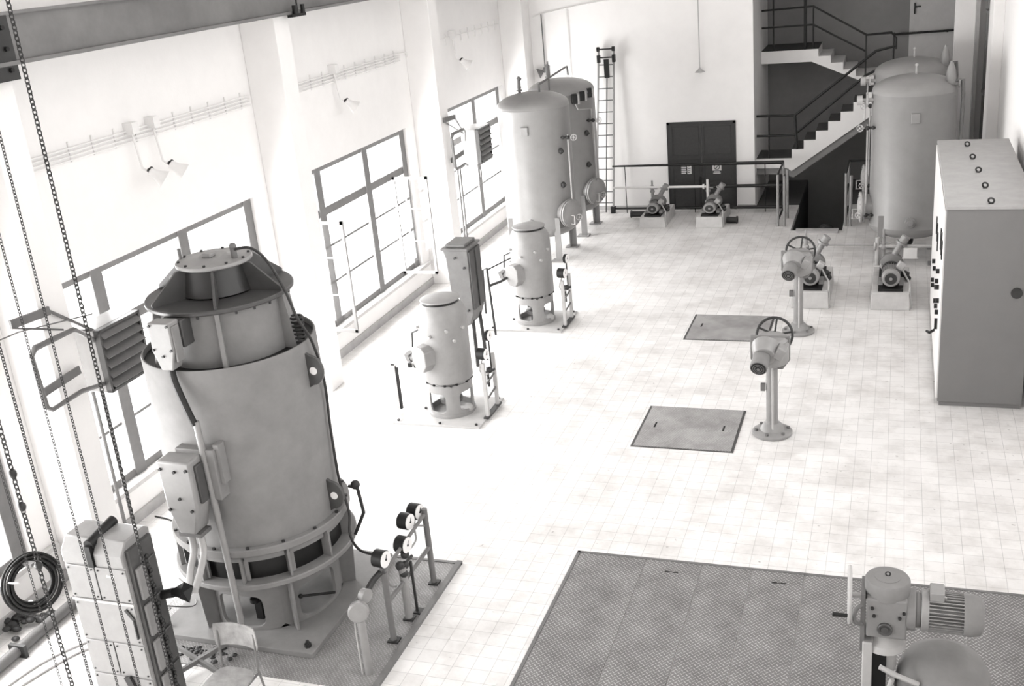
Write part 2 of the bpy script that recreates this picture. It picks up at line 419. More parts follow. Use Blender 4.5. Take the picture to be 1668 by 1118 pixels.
# ------------------------------------------------------------------ stairwell
struct('wall_stairwell_left', MB().bb(-3.25, -3.1, YB + 0.3, 28.2, -2.6, 5.9), WALL)
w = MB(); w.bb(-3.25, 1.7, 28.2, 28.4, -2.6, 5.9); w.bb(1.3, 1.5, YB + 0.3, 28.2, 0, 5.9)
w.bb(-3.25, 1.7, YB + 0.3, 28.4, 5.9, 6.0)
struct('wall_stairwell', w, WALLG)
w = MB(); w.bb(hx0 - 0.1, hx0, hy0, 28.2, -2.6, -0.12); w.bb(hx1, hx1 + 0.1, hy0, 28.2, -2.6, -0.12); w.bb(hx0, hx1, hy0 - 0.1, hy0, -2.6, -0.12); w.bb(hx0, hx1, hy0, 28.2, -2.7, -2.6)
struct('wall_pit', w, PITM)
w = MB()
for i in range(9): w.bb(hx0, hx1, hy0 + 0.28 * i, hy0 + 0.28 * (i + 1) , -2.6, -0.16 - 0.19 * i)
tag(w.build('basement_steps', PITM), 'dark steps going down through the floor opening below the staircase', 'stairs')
tag(MB().bb(-2.0, -1.12, 23.12, 23.34, 0.0, 0.05).build('threshold_slab', CONC, None, 0.005), 'low concrete threshold slab in front of the stair opening', 'slab')
o = MB()
for i in range(9): o.sph((-1.36 + random.uniform(-.13, .13), 23.55 + random.uniform(-.1, .1), -0.1 + random.uniform(0, .12)), 0.09, (1.2, 1, .7), 8)
tag(o.build('dark_sack', RUB), 'black crumpled sack lying on the top basement step', 'sack')

st = thing('staircase', 'white concrete staircase with stepped side climbing right behind the back wall opening', 'staircase', (-3.0, 25.6, 0))
# lower flight: landing then steps to the right
Y0, Y1 = 25.62, 26.62
pts = [(-3.1, 0.88), (-2.42, 0.88), (-2.3, 0.80), (-0.45, 2.10), (0.1, 2.45), (1.3, 2.45), (1.3, 2.74), (-0.42, 2.74)]
x, z = -0.42, 2.74
for i in range(8):
    z -= 0.205; pts.append((x, z)); x -= 0.268; pts.append((x, z))
pts[-1] = (-2.42 , z) if False else pts[-1]
pts.append((x, 1.10)); pts.append((-3.1, 1.10))
MB().prism(pts, (0, Y0, 0), (1, 0, 0), (0, 0, 1), (0, Y1 - Y0, 0)).build('lower_flight', WALL, st)
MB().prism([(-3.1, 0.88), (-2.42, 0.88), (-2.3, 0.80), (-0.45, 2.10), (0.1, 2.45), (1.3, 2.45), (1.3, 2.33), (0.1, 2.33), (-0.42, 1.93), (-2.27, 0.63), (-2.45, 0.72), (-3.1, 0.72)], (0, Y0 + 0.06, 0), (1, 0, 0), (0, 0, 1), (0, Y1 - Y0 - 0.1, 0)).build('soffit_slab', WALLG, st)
pts = [(1.3, 2.45), (-0.45, 2.45), (-1.95, 3.12), (-3.1, 3.12), (-3.1, 3.40), (-1.92, 3.40)]
x, z = -1.92, 3.40
x = -1.80
for i in range(4):
    pts += [(x, z), (x, z - 0.165)]; x += 0.28; z -= 0.165
pts += [(-0.5, 2.74), (1.3, 2.74)]
MB().prism(pts, (0, 26.8, 0), (1, 0, 0), (0, 0, 1), (0, 1.4, 0)).build('upper_flight', WALL, st)
x, z = -0.42, 2.74
for i in range(8):
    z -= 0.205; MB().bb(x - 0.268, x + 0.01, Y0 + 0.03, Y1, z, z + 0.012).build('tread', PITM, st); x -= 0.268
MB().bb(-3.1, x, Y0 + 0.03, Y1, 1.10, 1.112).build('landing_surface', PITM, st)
x, z = -1.80, 3.40
MB().bb(-3.1, -1.8, 26.83, 28.2, 3.4, 3.412).build('landing_surface', PITM, st)

def rail(name, label, segs, posts, r=0.02, m=None):
    t = thing(name, label, 'railing', posts[0][0] if posts else segs[0][0])
    for s_ in segs:
        mb = MB().tube(s_[0:] if not isinstance(s_, tuple) or not isinstance(s_[0], (int, float)) else s_, r, 8); mb.build('handrail' if s_ is segs[0] else 'rail_bar', m or RAILM, t)
    for p in posts: MB().cyl(p[0], p[1], p[2] if len(p) > 2 else 0.018, n=8).build('post', MOTL if name == 'guard_railing' and len(p) > 2 and p[2] >= 0.02 else (m or RAILM), t)
    return t
y = 25.66
rail('stair_railing', 'dark handrail along the lower flight of the white staircase', [
    [(-3.09, y, 2.09), (-2.23, y, 2.08), (-0.5, y, 3.42), (-0.1, y, 3.50)], [(-3.09, y, 1.63), (-2.25, y, 1.63), (-0.71, y, 2.90), (-0.1, y, 3.2)]],
    [((-2.81, y, 1.10), (-2.81, y, 2.09)), ((-2.18, y, 1.3), (-2.23, y, 2.08), 0.035), ((-0.15, y, 2.74), (-0.15, y, 3.5))], 0.028)
y = 26.85
rail('stair_railing', 'dark railing of the upper flight and landing above the dark soffit', [
    [(-3.09, y, 4.33), (-1.92, y, 4.36), (-0.74, y, 3.65), (-0.2, y, 3.67), (-0.1, y, 3.55), (-0.1, y, 3.3)], [(-3.09, y, 3.94), (-1.92, y, 3.95), (-0.76, y, 3.29)]],
    [((-2.82, y, 3.4), (-2.82, y, 5.2)), ((-2.1, y, 3.4), (-2.1, y, 5.2), 0.035), ((-1.92, y, 3.4), (-1.92, y, 4.36)), ((-0.75, y, 2.74), (-0.75, y, 3.65)), ((-0.15, y, 2.74), (-0.15, y, 3.67))], 0.022)
tag(MB().tube([(-0.16, 28.05, 3.5), (1.28, 28.05, 3.52)], 0.025, 8).bb(0.0, 0.04, 28.05, 28.2, 3.48, 3.52).bb(1.0, 1.04, 28.05, 28.2, 3.48, 3.52).build('wall_handrail', RAILM), 'dark handrail fixed across the rear stairwell wall above the tank', 'handrail')
r = bpy.data.objects.new('door_2', None); COL.objects.link(r); r.location = (0.7, 28.2, 2.74); r['kind'] = 'structure'
MB().bb(0.18, 1.25, 28.15, 28.2, 2.74, 5.0).build('door_leaf', mat('stair_door_paint', 0.55, 0.6, var=0.05), r, 0.005)
MB().bb(0.27, 0.30, 28.11, 28.15, 3.93, 4.18).bb(0.27, 0.42, 28.08, 28.12, 4.08, 4.11).build('door_handle', BLACK, r)
MB().cyl((0.42, 28.14, 4.4), (0.42, 28.15, 4.4), 0.07, n=20).build('round_plate', STEEL, r)

# railing along the back wall and round the opening
y = 24.98; xe = -2.42
rail('guard_railing', 'dark guard railing along the back wall turning forward at the floor opening', [
    [(-6.40, y, 1.14), (xe, y, 1.15), (xe, 23.7, 1.15)], [(-6.40, y, 0.62), (xe, y, 0.62), (xe, 23.7, 0.62)], [(-6.40, y, 0.11), (xe, y, 0.12), (xe, 23.7, 0.12)]],
    [((-6.10, y, 0), (-6.10, y, 1.14), 0.010), ((-4.45, y, 0), (-4.45, y, 1.14), 0.010), ((-2.83, y, 0), (-2.83, y, 1.14), 0.010), ((xe, y, 0), (xe, y, 1.15), 0.02), ((xe, 23.7, 0), (xe, 23.7, 1.15), 0.03), ((-2.28, 23.7, 0), (-2.28, 23.7, 1.12), 0.03), ((-2.28, 24.4, 0), (-2.28, 24.4, 1.12), 0.03)], 0.022)
rail('guard_railing', 'short dark railing on the right edge of the floor opening beside the tanks', [
    [(-0.3, y, 1.15), (-1.0, y, 1.15), (-1.0, 23.7, 1.15)], [(-0.3, y, 0.62), (-1.0, y, 0.62), (-1.0, 23.7, 0.62)], [(-1.0, y, 0.12), (-1.0, 23.7, 0.12)]],
    [((-0.9, 23.7, 0), (-0.9, 23.7, 1.1), 0.035), ((-1.0, 23.7, 0), (-1.0, 23.7, 1.15), 0.03), ((-1.0, y, 0), (-1.0, y, 1.15), 0.03), ((-0.6, y, 0), (-0.6, y, 1.15), 0.02)], 0.022)

# ------------------------------------------------------------------ ladder
t = thing('service_ladder', 'tall steel ladder with black head leaning on the back wall beside the rear tank', 'ladder', (-6.6, 25.1, 0))
MB().bar((-6.86, 24.98, 0), (-6.62, 25.2, 3.85), 0.035, 0.05).build('ladder_rail', MOTL, t)
MB().bar((-6.44, 24.98, 0), (-6.26, 25.2, 3.85), 0.035, 0.05).build('ladder_rail', MOTL, t)
for i in range(13):
    f_ = (0.25 + i * 0.27) / 3.85
    MB().cyl((-6.86 + 0.24 * f_, 24.98 + 0.22 * f_, 3.85 * f_), (-6.44 + 0.18 * f_, 24.98 + 0.22 * f_, 3.85 * f_), 0.013, n=8).build('rung', STEEL, t)
MB().cyl((-6.62, 24.98, 0.02), (-6.43, 25.13, 3.45), 0.014, n=8).build('centre_rod', DARK, t)
MB().bb(-6.49, -6.38, 25.08, 25.14, 3.2, 3.62).build('pulley_block', BLACK, t)
h = MB()
for x in (-6.62, -6.26): h.cyl((x - 0.03, 25.14, 3.85), (x + 0.03, 25.14, 3.85), 0.055, n=14); h.bb(x - 0.03, x + 0.03, 25.08, 25.2, 3.55, 3.72)
h.cyl((-6.62, 25.14, 3.85), (-6.26, 25.14, 3.85), 0.015, n=8); h.cyl((-6.62, 25.14, 3.66), (-6.26, 25.14, 3.66), 0.015, n=8)
h.build('ladder_head', BLACK, t)
for x in (-6.86, -6.44): MB().bb(x - 0.05, x + 0.05, 24.93, 25.05, 0, 0.16).build('rubber_foot', BLACK, t)

# ------------------------------------------------------------------ tanks
def handwheel(mb, c, axis, R_, r_=0.012, spokes=5, hub=0.03):
    mb.torus(c, axis, R_, r_, 28, 8); M = rot_to(axis); c = V(c)
    for i in range(spokes):
        a = 2 * PI * i / spokes + 0.3
        mb.cyl(c, c + (M @ V((R_ * math.cos(a), R_ * math.sin(a), 0))), r_ * 0.8, n=6)
    a = V(axis).normalized(); mb.cyl(c - a * 0.02, c + a * 0.02, hub, n=12)
def make_tank(side, label, group, x, yy, kit=''):
    t = thing('pressure_tank', label, 'tank', (0, 0, 0), 0, group)
    rr = 0.745; prof = [(0, 0.42)]
    for i in range(1, 9): a = PI / 2 * i / 8; prof.append((rr * math.sin(a), 0.66 - 0.24 * math.cos(a)))
    prof += [(rr, 0.68), (rr + 0.006, 0.69), (rr + 0.006, 0.705), (rr, 0.715), (rr, 3.14), (rr + 0.006, 3.15), (rr + 0.006, 3.165), (rr, 3.175)]
    for i in range(9): a = PI / 2 * (1 - i / 8); prof.append((rr * math.sin(a), 3.19 + 0.27 * math.cos(a)))
    MB().lathe(prof, n=72).build('tank_shell', TANK, t)
    for sx in (-1, 1):
        for sy in (-1, 1):
            m = MB(); px, py = sx * 0.50, sy * 0.57
            m.box((px, py, 0.47), (0.13, 0.025, 0.94)); m.box((px - sx * 0.055, py - sy * 0.06, 0.47), (0.02, 0.13, 0.94)); m.box((px - sx * 0.03, py - sy * 0.03, 0.012), (0.26, 0.24, 0.024))
            m.build('leg', TANK, t)
    d = side
    MR = Matrix.Rotation(-d * math.radians(28 if d > 0 else 6), 4, 'Z')
    def mrot(mb): bmesh.ops.transform(mb.bm, matrix=MR, verts=mb.bm.verts); return mb
    m = MB(); m.cyl((d * 0.62, 0, 1.0), (d * 0.86, 0, 1.0), 0.24, n=32); m.cyl((d * 0.84, 0, 1.0), (d * 0.875, 0, 1.0), 0.30, n=40); mrot(m)
    mw = m.build('manway', TANK, t, 0.004)
    m = MB(); m.lathe([(0.29, 0.0), (0.29, 0.035), (0.22, 0.045), (0.12, 0.075), (0, 0.085)], (d * 0.885, 0, 1.0), (d, 0, 0), 40)
    for i in range(16): a = 2 * PI * i / 16; m.hexb((d * 0.915, 0.255 * math.cos(a), 1.0 + 0.255 * math.sin(a)), (d, 0, 0), 0.014, 0.022)
    mrot(m); m.build('manway_cover', MOTL if d > 0 else STEELL, mw)
    mrot(MB().tube([(d * 0.95, -0.09, 0.98), (d * 1.06, -0.09, 0.98), (d * 1.06, -0.09, 0.80), (d * 0.95, -0.09, 0.80)], 0.010, 8)).build('cover_handle', STEELL, mw)
    # level gauge with two handwheel cocks
    gx, gy = d * 0.80, -0.34
    MB().cyl((gx, gy, 0.86), (gx, gy, 2.62), 0.016, n=10).build('gauge_tube', STEELL, t)
    for z in (0.9, 2.56):
        m = MB(); m.cyl((d * 0.58, gy, z), (gx + d * 0.03, gy, z), 0.02, n=10); m.sph((gx, gy, z), 0.045); m.sph((gx - d * 0.1, gy, z), 0.035); v = m.build('gauge_cock', DARK, t)
        m = MB(); m.cyl((gx, gy, z), (gx + d * 0.13, gy, z), 0.008, n=8); handwheel(m, (gx + d * 0.13, gy - 0.02, z), (d * 0.5, -1, 0), 0.06, 0.009, 4, 0.015); m.build('handwheel', STEELL, v)
    m = MB(); m.bb(-0.05, 0.10, -rr - 0.03, -rr + 0.02, 2.68, 2.86); m.build('nameplate', TANK, t, 0.01)
    m = MB(); m.cyl((0, -0.7, 0.86), (0, -0.80, 0.86), 0.10, n=8); m.cyl((0, -0.78, 0.86), (0, -0.83, 0.86), 0.06, n=8); m.build('side_plug', TANK, t, 0.006)
    m = MB(); m.cyl((0.02, 0, 0.44), (0.02, 0, 0.30), 0.06, n=16); m.cyl((0.02, -0.1, 0.3), (0.02, 0.1, 0.3), 0.05, n=16); m.sph((0.0, -0.12, 0.3), 0.06); m.build('drain_valve', DARK, t)
    # relief valve on the shoulder
    sx = -d * 0.0
    vx, vy = (0.60, -0.25) if d < 0 else (-0.30, 0.1)
    zb = 3.05 if d < 0 else 3.38
    m = MB(); m.cyl((vx, vy, zb - 0.12), (vx, vy, zb + 0.18), 0.05, n=16); m.cyl((vx, vy, zb), (vx, vy, zb + 0.03), 0.1, n=24); m.cyl((vx, vy, zb + 0.16), (vx, vy, zb + 0.20), 0.1, n=24)
    m.lathe([(0.05, 0.18), (0.085, 0.24), (0.088, 0.34), (0.08, 0.44), (0.06, 0.54), (0.03, 0.60), (0.02, 0.64), (0, 0.645)], (vx, vy, zb), (0, 0, 1), 24); m.torus((vx, vy, zb + 0.26), (0, 0, 1), 0.088, 0.012, 24, 6); m.cyl((vx, vy, zb + 0.24), (vx + 0.16, vy, zb + 0.24), 0.04, n=14); m.cyl((vx + 0.13, vy, zb + 0.24), (vx + 0.16, vy, zb + 0.24), 0.075, n=18)
    if d > 0:
        m.bm.free(); m = MB(); m.cyl((vx, vy, 3.34), (vx, vy, 3.52), 0.035, n=12); m.cyl((vx, vy, 3.47), (vx, vy, 3.49), 0.065, n=16); m.cyl((vx, vy, 3.52), (vx, vy, 3.70), 0.045, 0.03, n=12); m.cyl((vx, vy, 3.70), (vx + 0.03, vy, 3.74), 0.05, n=10)
    m.build('relief_valve', STEEL if d > 0 else MOTL, t)
    if d < 0:
        MB().tube([(vx + 0.05, vy, zb + 0.28), (vx + 0.2, vy, zb + 0.30), (vx + 0.22, vy, zb + 0.05), (vx + 0.20, vy, 0.05)], 0.035, 10).build('discharge_pipe', STEEL, t)
        MB().cyl((0.02, 0, 3.44), (0.02, 0, 3.62), 0.018, n=8).sph((0.02, 0, 3.62), 0.03).build('vent_stub', STEELL, t)
        m = MB(); m.cyl((-0.7, -0.2, 3.05), (-0.90, -0.2, 3.05), 0.035, n=12); m.cyl((-0.80, -0.2, 3.05), (-0.84, -0.2, 3.05), 0.10, n=20); m.cyl((-0.90, -0.2, 3.05), (-1.0, -0.2, 3.05), 0.09, n=20); m.cyl((-0.86, -0.2, 3.05), (-0.86, -0.2, 2.7), 0.015, n=8); m.build('inlet_flange', STEELL, t)
    else:
        for z in (1.6, 2.3): MB().sph((0.66, -0.42, z), 0.05, (1, 1, 1.3)).cyl((0.55, -0.36, z), (0.72, -0.45, z), 0.02, n=8).build('small_cock', DARK, t)
    if kit == 'B':
        for i in range(3):
            c = V((0.50 + 0.1 * i, -0.62 + 0.22 * i, 3.08 + 0.03 * i))
            b = MB().box(c, (0.14, 0.16, 0.2), rz=0.5).build('pressure_switch', BLACK, t)
            MB().box(c + V((0.08, -0.03, 0.0)), (0.035, 0.14, 0.21), rz=0.5).build('switch_cover', STEELL, b)
        MB().tube([(0.5, -0.62, 2.98), (0.55, -0.62, 2.85), (0.76, -0.3, 2.8), (0.78, -0.3, 0.8)], 0.014, 8).build('impulse_pipe', STEELL, t)
    place(t, (x, yy, 0)); return t
GL, GR = 'pressure tanks by the window wall', 'pressure tanks by the right wall'
make_tank(1, 'pale upright pressure tank nearest the camera on the window side, left of the ladder', GL, -7.12, 21.52)
make_tank(1, 'darker upright pressure tank close against the ladder with three black pressure switches on top', GL, -7.10, 23.48, 'B')
make_tank(-1, 'pale upright pressure tank behind the tall control cabinet, front one of the right pair', GR, 0.27, 21.5)
make_tank(-1, 'rear tank of the right pair, only its dome showing in front of the stairs', GR, 0.25, 23.95)
t = thing('vent_pipe', 'thin bent pipe rising from the domes of the left tanks', 'pipe', (-6.95, 21.5, 3.42))
MB().tube([(-6.95, 21.5, 3.42), (-6.95, 21.5, 3.60), (-6.70, 22.6, 3.78), (-6.70, 22.75, 3.78), (-6.70, 22.8, 3.6)], 0.022, 8).build('pipe', STEEL, t)
MB().cyl((-6.86, 21.9, 3.42), (-6.86, 21.9, 4.0), 0.018, n=8).cyl((-6.86, 21.9, 3.66), (-6.86, 21.9, 3.9), 0.045, n=12).build('air_valve', STEEL, t)

# ------------------------------------------------------------------ wall lights, conduits, beam
t = thing('crane_runway_beam', 'dark grey steel runway beam crossing high along the window wall', 'beam', (-8.15, 2, 5.72))
MB().bb(-8.28, -8.24, -3, 24.7, 5.74, 6.19).bb(-8.29, -8.16, -3, 24.7, 5.70, 5.74).bb(-8.29, -8.18, -3, 24.7, 6.17, 6.20).build('beam_web', BEAMM, t)
m = MB(); m.bb(-8.25, -8.18, 8.36, 8.78, 5.56, 6.19)
m.build('bearing_bracket', DARK, t)
for i in range(6): MB().hexb((-8.18, 8.47 + 0.2 * (i % 2), 5.66 + 0.2 * (i // 2)), (1, 0, 0), 0.025, 0.03).build('bolt', BLACK, t)
m = MB(); m.bb(-8.20, -8.12, 14.1, 14.5, 5.66, 5.70); m.cyl((-8.12, 14.2, 5.70), (-8.12, 14.2, 5.82), 0.04, n=10); m.cyl((-8.12, 14.42, 5.70), (-8.12, 14.42, 5.82), 0.03, n=10); m.cyl((-8.14, 14.3, 5.7), (-8.14, 14.3, 6.1), 0.012, n=6)
m.build('conductor_bracket', BLACK, t)

def conduit(label, y0, y1, z0, z1, n, tail=None):
    t = thing('cable_run', label, 'cables', (XW, y0, z0))
    for i in range(n):
        dz = -0.045 * i
        p = [(XW + 0.03, y0, z0 + dz), (XW + 0.03, y1, z1 + dz)]
        if tail and i == 0:
            p += [(XW + 0.03, y1 + 0.3, z1 - 0.02), (XW + 0.03, y1 + 0.42, z1 - 0.25), (XW + 0.03, y1 + 0.42, 2.0)]
        MB().tube(p, 0.011, 6).build('conduit', WHITEP, t)
    k_ = int((y1 - y0) / 0.4)
    for i in range(k_):
        yy = y0 + (i + 0.5) * (y1 - y0) / k_
        MB().bb(XW, XW + 0.02, yy - 0.012, yy + 0.012, z0 - 0.16, z0 + 0.07).build('conduit_clip', WHITEP, t)
conduit('run of four parallel white conduits above the nearest full window', 8.95, 13.75, 4.66, 4.66, 4)
conduit('fading run of parallel conduits that bends down beside the middle pillar', 14.6, 19.0, 4.62, 4.62, 4, True)
conduit('single thin conduit high above the farthest window', 20.3, 24.6, 4.66, 4.62, 1)
def lamp(label, y, arm=True):
    t = thing('wall_floodlight', label, 'lamp', (XW, y, 4.66))
    MB().bb(XW, XW + 0.14, y - 0.06, y + 0.06, 4.62, 4.76).build('junction_box', WHITEP, t)
    MB().tube([(XW + 0.07, y, 4.62), (XW + 0.12, y, 4.2), (XW + 0.24, y, 4.12)], 0.012, 6).build('bracket', WHITEP, t)
    h = MB(); h.lathe([(0, 0), (0.05, 0.01), (0.06, 0.1), (0.11, 0.2), (0.115, 0.21)], (XW + 0.22, y - 0.02, 4.17), (0.6, 0.35, -0.55), 20)
    h.build('lamp_head', WHITEP, t)
    MB().cyl((XW + 0.20, y, 4.16), (XW + 0.26, y, 4.19), 0.03, n=8).build('tilt_knob', BLACK, t)
lamp('left floodlight of the pair over the nearest full window', 11.0)
lamp('right floodlight of the pair over the nearest full window', 11.42)
lamp('lone floodlight on the conduit over the window with open casements', 16.3)
lamp('lone floodlight over the farthest window, above the louvred heater', 21.6)
def hang(name, label, x, y, z0, z1, shade=True):
    t = thing(name, label, 'lamp', (x, y, z0))
    MB().cyl((x, y, z0), (x, y, z1), 0.012, n=6).build('suspension_rod', STEELL, t)
    if shade:
        MB().lathe([(0.02, 0.0), (0.04, -0.04), (0.11, -0.09), (0.115, -0.1)], (x, y, z0 + 0.04), (0, 0, 1), 20).build('lamp_shade', STEELL, t)
        MB().sph((x, y, z0 - 0.06), 0.045).build('bulb', FACE, t)
hang('pendant_lamp', 'small pendant lamp hanging against the back wall above the dark double door', -4.28, 25.15, 3.28, ZC)
t = thing('wall_lamp', 'shaded lamp on a thin pipe in the corner above the left tanks', 'lamp', (-7.97, 25.28, 3.4))
MB().cyl((-7.97, 25.24, 3.4), (-7.97, 25.24, 4.72), 0.015, n=6).cyl((-7.97, 25.24, 3.38), (-7.97, 25.24, 3.5), 0.04, n=10).build('conduit', STEEL, t)
MB().lathe([(0.02, 0), (0.12, 0.13), (0.125, 0.14)], (-8.0, 25.2, 3.42), (-0.8, -0.3, -0.3), 16).build('lamp_shade', STEEL, t)
t = thing('cable_run', 'thin conduit with drops crossing the back wall above the ladder', 'cables', (-7.0, 25.28, 4.8))
MB().tube([(-8.2, 25.27, 4.66), (-7.97, 25.27, 4.72), (-7.0, 25.27, 4.86), (-5.5, 25.27, 5.0), (-3.15, 25.27, 5.1)], 0.013, 6).build('conduit', WHITEP, t)
MB().cyl((-7.35, 25.27, 2.5), (-7.35, 25.27, 4.82), 0.011, n=6).build('conduit', WHITEP, t)

# ------------------------------------------------------------------ louvred unit heaters
def make_heater():
    t = thing('unit_heater', 'x', 'heater', (0, 0, 0), 0, 'louvred unit heaters on the window wall')
    # local: x=0 wall side plane .. 0.35 front, y 0..0.72, z 0..0.74
    m = MB(); m.bb(0.0, 0.33, 0, 0.72, 0, 0.74); m.build('casing', MOTL, t, 0.01)
    m = MB(); m.bb(0.33, 0.40, 0, 0.03, 0, 0.74); m.bb(0.33, 0.40, 0.69, 0.72, 0, 0.74); m.bb(0.33, 0.40, 0, 0.72, 0.71, 0.74); m.bb(0.33, 0.40, 0, 0.72, 0, 0.03); m.bb(0.33, 0.335, 0, 0.72, 0, 0.74)
    m.build('louvre_frame', MOTD, t)
    for i in range(6):
        MB().box((0.385, 0.36, 0.10 + i * 0.115), (0.13, 0.66, 0.010), rot=Matrix.Rotation(math.radians(38), 4, 'Y')).build('louvre', STEEL, t)
    m = MB(); m.tube([(0.30, 0.02, 0.62), (0.44, -0.30, 0.84), (0.47, -0.42, 0.92), (0.47, -1.0, 0.93), (0.47, -1.07, 0.86), (0.47, -1.05, 0.30), (0.47, -0.98, 0.24), (0.45, -0.5, 0.24), (0.30, 0.02, 0.10)], 0.026, 10)
    m.build('pipe_loop', STEEL, t)
    m = MB(); m.bar((0.36, -1.12, 1.22), (0.40, -0.62, 1.20), 0.03, 0.09); m.bar((0.38, -0.62, 1.20), (0.3, 0.04, 0.73), 0.02, 0.03); m.bar((0.38, -1.1, 1.18), (0.3, 0.04, 0.73), 0.015, 0.02)
    m.build('wall_bracket', STEEL, t)
    m = MB(); m.bar((0.36, -0.95, 0.40), (0.42, -0.42, 0.46), 0.02, 0.09); m.build('lower_bracket', STEEL, t)
    for yy in (0.10, 0.24):
        MB().cyl((0.03, yy, -2.05), (0.03, yy, 0.0), 0.022, n=10).build('supply_pipe', STEEL, t)
    return t
h1 = make_heater(); place(h1, (-8.62, 9.05, 2.06), 0, 'large louvred unit heater in front of the near window, left of the big motor')
h2 = dup(h1)
for ch in h2.children:
    if ch.name.split('.')[0] in ('pipe_loop', 'wall_bracket', 'lower_bracket', 'supply_pipe'): ch.location.y = -0.55
place(h2, (-8.62, 21.1, 2.06), 0, 'small far louvred unit heater in front of the farthest window, left of the tanks')

# ------------------------------------------------------------------ big vertical motor
CX, CY = -6.2, 8.5
t = thing('motor_base_platform', 'checker plate platform bordered by angle steel under the big upright motor', 'platform', (-5.8, 8.4, 0))
MB().bb(-7.3, -4.44, 7.25, 9.46, 0.0, 0.012).build('checker_plate', CHKL, t)
MB().bb(-4.46, -4.40, 7.22, 9.5, 0, 0.035).bb(-7.3, -4.40, 9.46, 9.5, 0, 0.02).build('angle_border', STEEL, t)
T = thing('vertical_motor', 'huge upright drum motor with ribbed open top standing at the left', 'motor', (CX, CY, 0.012))
MB().bb(-7.12, -5.28, 7.58, 9.45, 0.012, 0.072).build('base_plate', MOT, T, 0.006)
for x, y in ((-5.38, 7.68), (-7.02, 7.68), (-5.38, 9.35), (-6.2, 7.68)): MB().cyl((x, y, 0.07), (x, y, 0.11), 0.035, n=6).cyl((x, y, 0.11), (x, y, 0.14), 0.018, n=10).build('anchor_bolt', DARK, T)
C = (CX, CY, 0)
m = MB(); wins = []
for a in (-95, -25, 45, 115, 190): wins.append((math.radians(a), math.radians(35) if a < 190 else math.radians(37), math.radians(17), 0.34, 0.185))
wins = [(math.radians(-89 + 72 * i), math.radians(36), math.radians(21), 0.29, 0.185) for i in range(5)]
m.shell_win(C, 0.70, 0.072, 0.69, 0.035, wins); m.build('lower_skirt', MOT, T)
for i in range(5):
    m = MB()
    a = math.radians(-89 + 44 + 72 * i); d = V((math.cos(a), math.sin(a), 0)); n_ = V((-d.y, d.x, 0))
    o = V(C) + d * 0.68 - n_ * 0.012
    m.prism([(0, 0.072), (0.16, 0.072), (0.20, 0.69), (0, 0.69)], o, d, (0, 0, 1), n_ * 0.024)
    m.build('skirt_fin', MOT, T)
MB().lathe([(0.40, 0.685), (0.93, 0.685), (0.94, 0.695), (0.94, 0.735), (0.93, 0.745), (0.40, 0.745)], C, n=96).build('lower_ring', MOT, T)
m = MB(); m.lathe([(0.80, 0.745), (0.80, 1.05), (0.78, 1.05), (0.78, 0.745)], C, n=72); m.build('shaft_housing', BLACK, T)
for i in range(12):
    a = math.radians(-43.5 + 30 * i); d = V((math.cos(a), math.sin(a), 0)); n_ = V((-d.y, d.x, 0))
    MB().prism([(0.62, 0.745), (0.905, 0.745), (0.905, 1.05), (0.62, 1.05)], V(C) - n_ * 0.012, d, (0, 0, 1), n_ * 0.024).build('ring_rib', MOT, T)
m = MB()
for i in range(12):
    a = math.radians(-43.5 + 30 * i)
    m.lathe([(0.86, 0.97), (0.86, 1.05), (0.85, 1.05), (0.85, 0.97)], C, n=6, a0=a + 0.03, a1=a + 0.49); m.lathe([(0.86, 0.76), (0.86, 0.98), (0.85, 0.98), (0.85, 0.76)], C, n=2, a0=a + 0.02, a1=a + 0.07)
m.build('grille_lip', MOT, T)
MB().lathe([(0.60, 1.045), (0.905, 1.045), (0.915, 1.055), (0.915, 1.115), (0.905, 1.125), (0.84, 1.125)], C, n=96).build('upper_ring', MOT, T)
m = MB(); m.lathe([(0.82, 1.12), (0.845, 1.12), (0.845, 2.97), (0.838, 2.985), (0.825, 2.985), (0.82, 2.975), (0.82, 1.13)], C, n=96)
m.build('drum', MOT, T)
for i in range(16):
    a = 2 * PI * i / 16; MB().hexb((CX + 0.885 * math.cos(a), CY + 0.885 * math.sin(a), 1.125), (0, 0, 1), 0.018, 0.02).build('flange_bolt', DARK, T)
MB().lathe([(0.82, 2.93), (0.63, 2.93)], C, n=64).build('drum_deck', BLACK, T)  # black deck paints in the shadow and dirt above the drum lip
MB().lathe([(0.64, 2.84), (0.64, 3.54), (0.62, 3.54), (0.62, 2.84)], C, n=64).build('inner_casing', MOT, T)
MB().lathe([(0.35, 3.54), (0.70, 3.54), (0.71, 3.55), (0.71, 3.575), (0.70, 3.585), (0.35, 3.585)], C, n=80).build('upper_disc', MOTD, T)  # dark colour carries the shadow over the motor's top
for i in range(24): a = 2 * PI * i / 24; MB().hexb((CX + 0.675 * math.cos(a), CY + 0.675 * math.sin(a), 3.54), (0, 0, -1), 0.014, 0.03).build('disc_bolt', DARK, T)
NR = 6
for i in range(NR):
    a = math.radians(-60 + 360 / NR * i); d = V((math.cos(a), math.sin(a), 0)); n_ = V((-d.y, d.x, 0))
    MB().prism([(0.62, 2.85), (0.79, 2.85), (0.70, 3.54), (0.62, 3.54)], V(C) - n_ * 0.02, d, (0, 0, 1), n_ * 0.04).build('side_rib', MOT, T)
    MB().prism([(0.30, 3.585), (0.69, 3.585), (0.69, 3.62), (0.40, 3.86), (0.30, 3.86)], V(C) - n_ * 0.012, d, (0, 0, 1), n_ * 0.024).build('spider_rib', MOTD, T)  # spider darkened too, shadow put into its colour
MB().lathe([(0.33, 3.585), (0.36, 3.60), (0.30, 3.88)], C, n=48).build('bearing_housing', mat('bearing_shade_enamel', 0.03, 0.35), T)  # near-black colour is painted shadow under the top cover
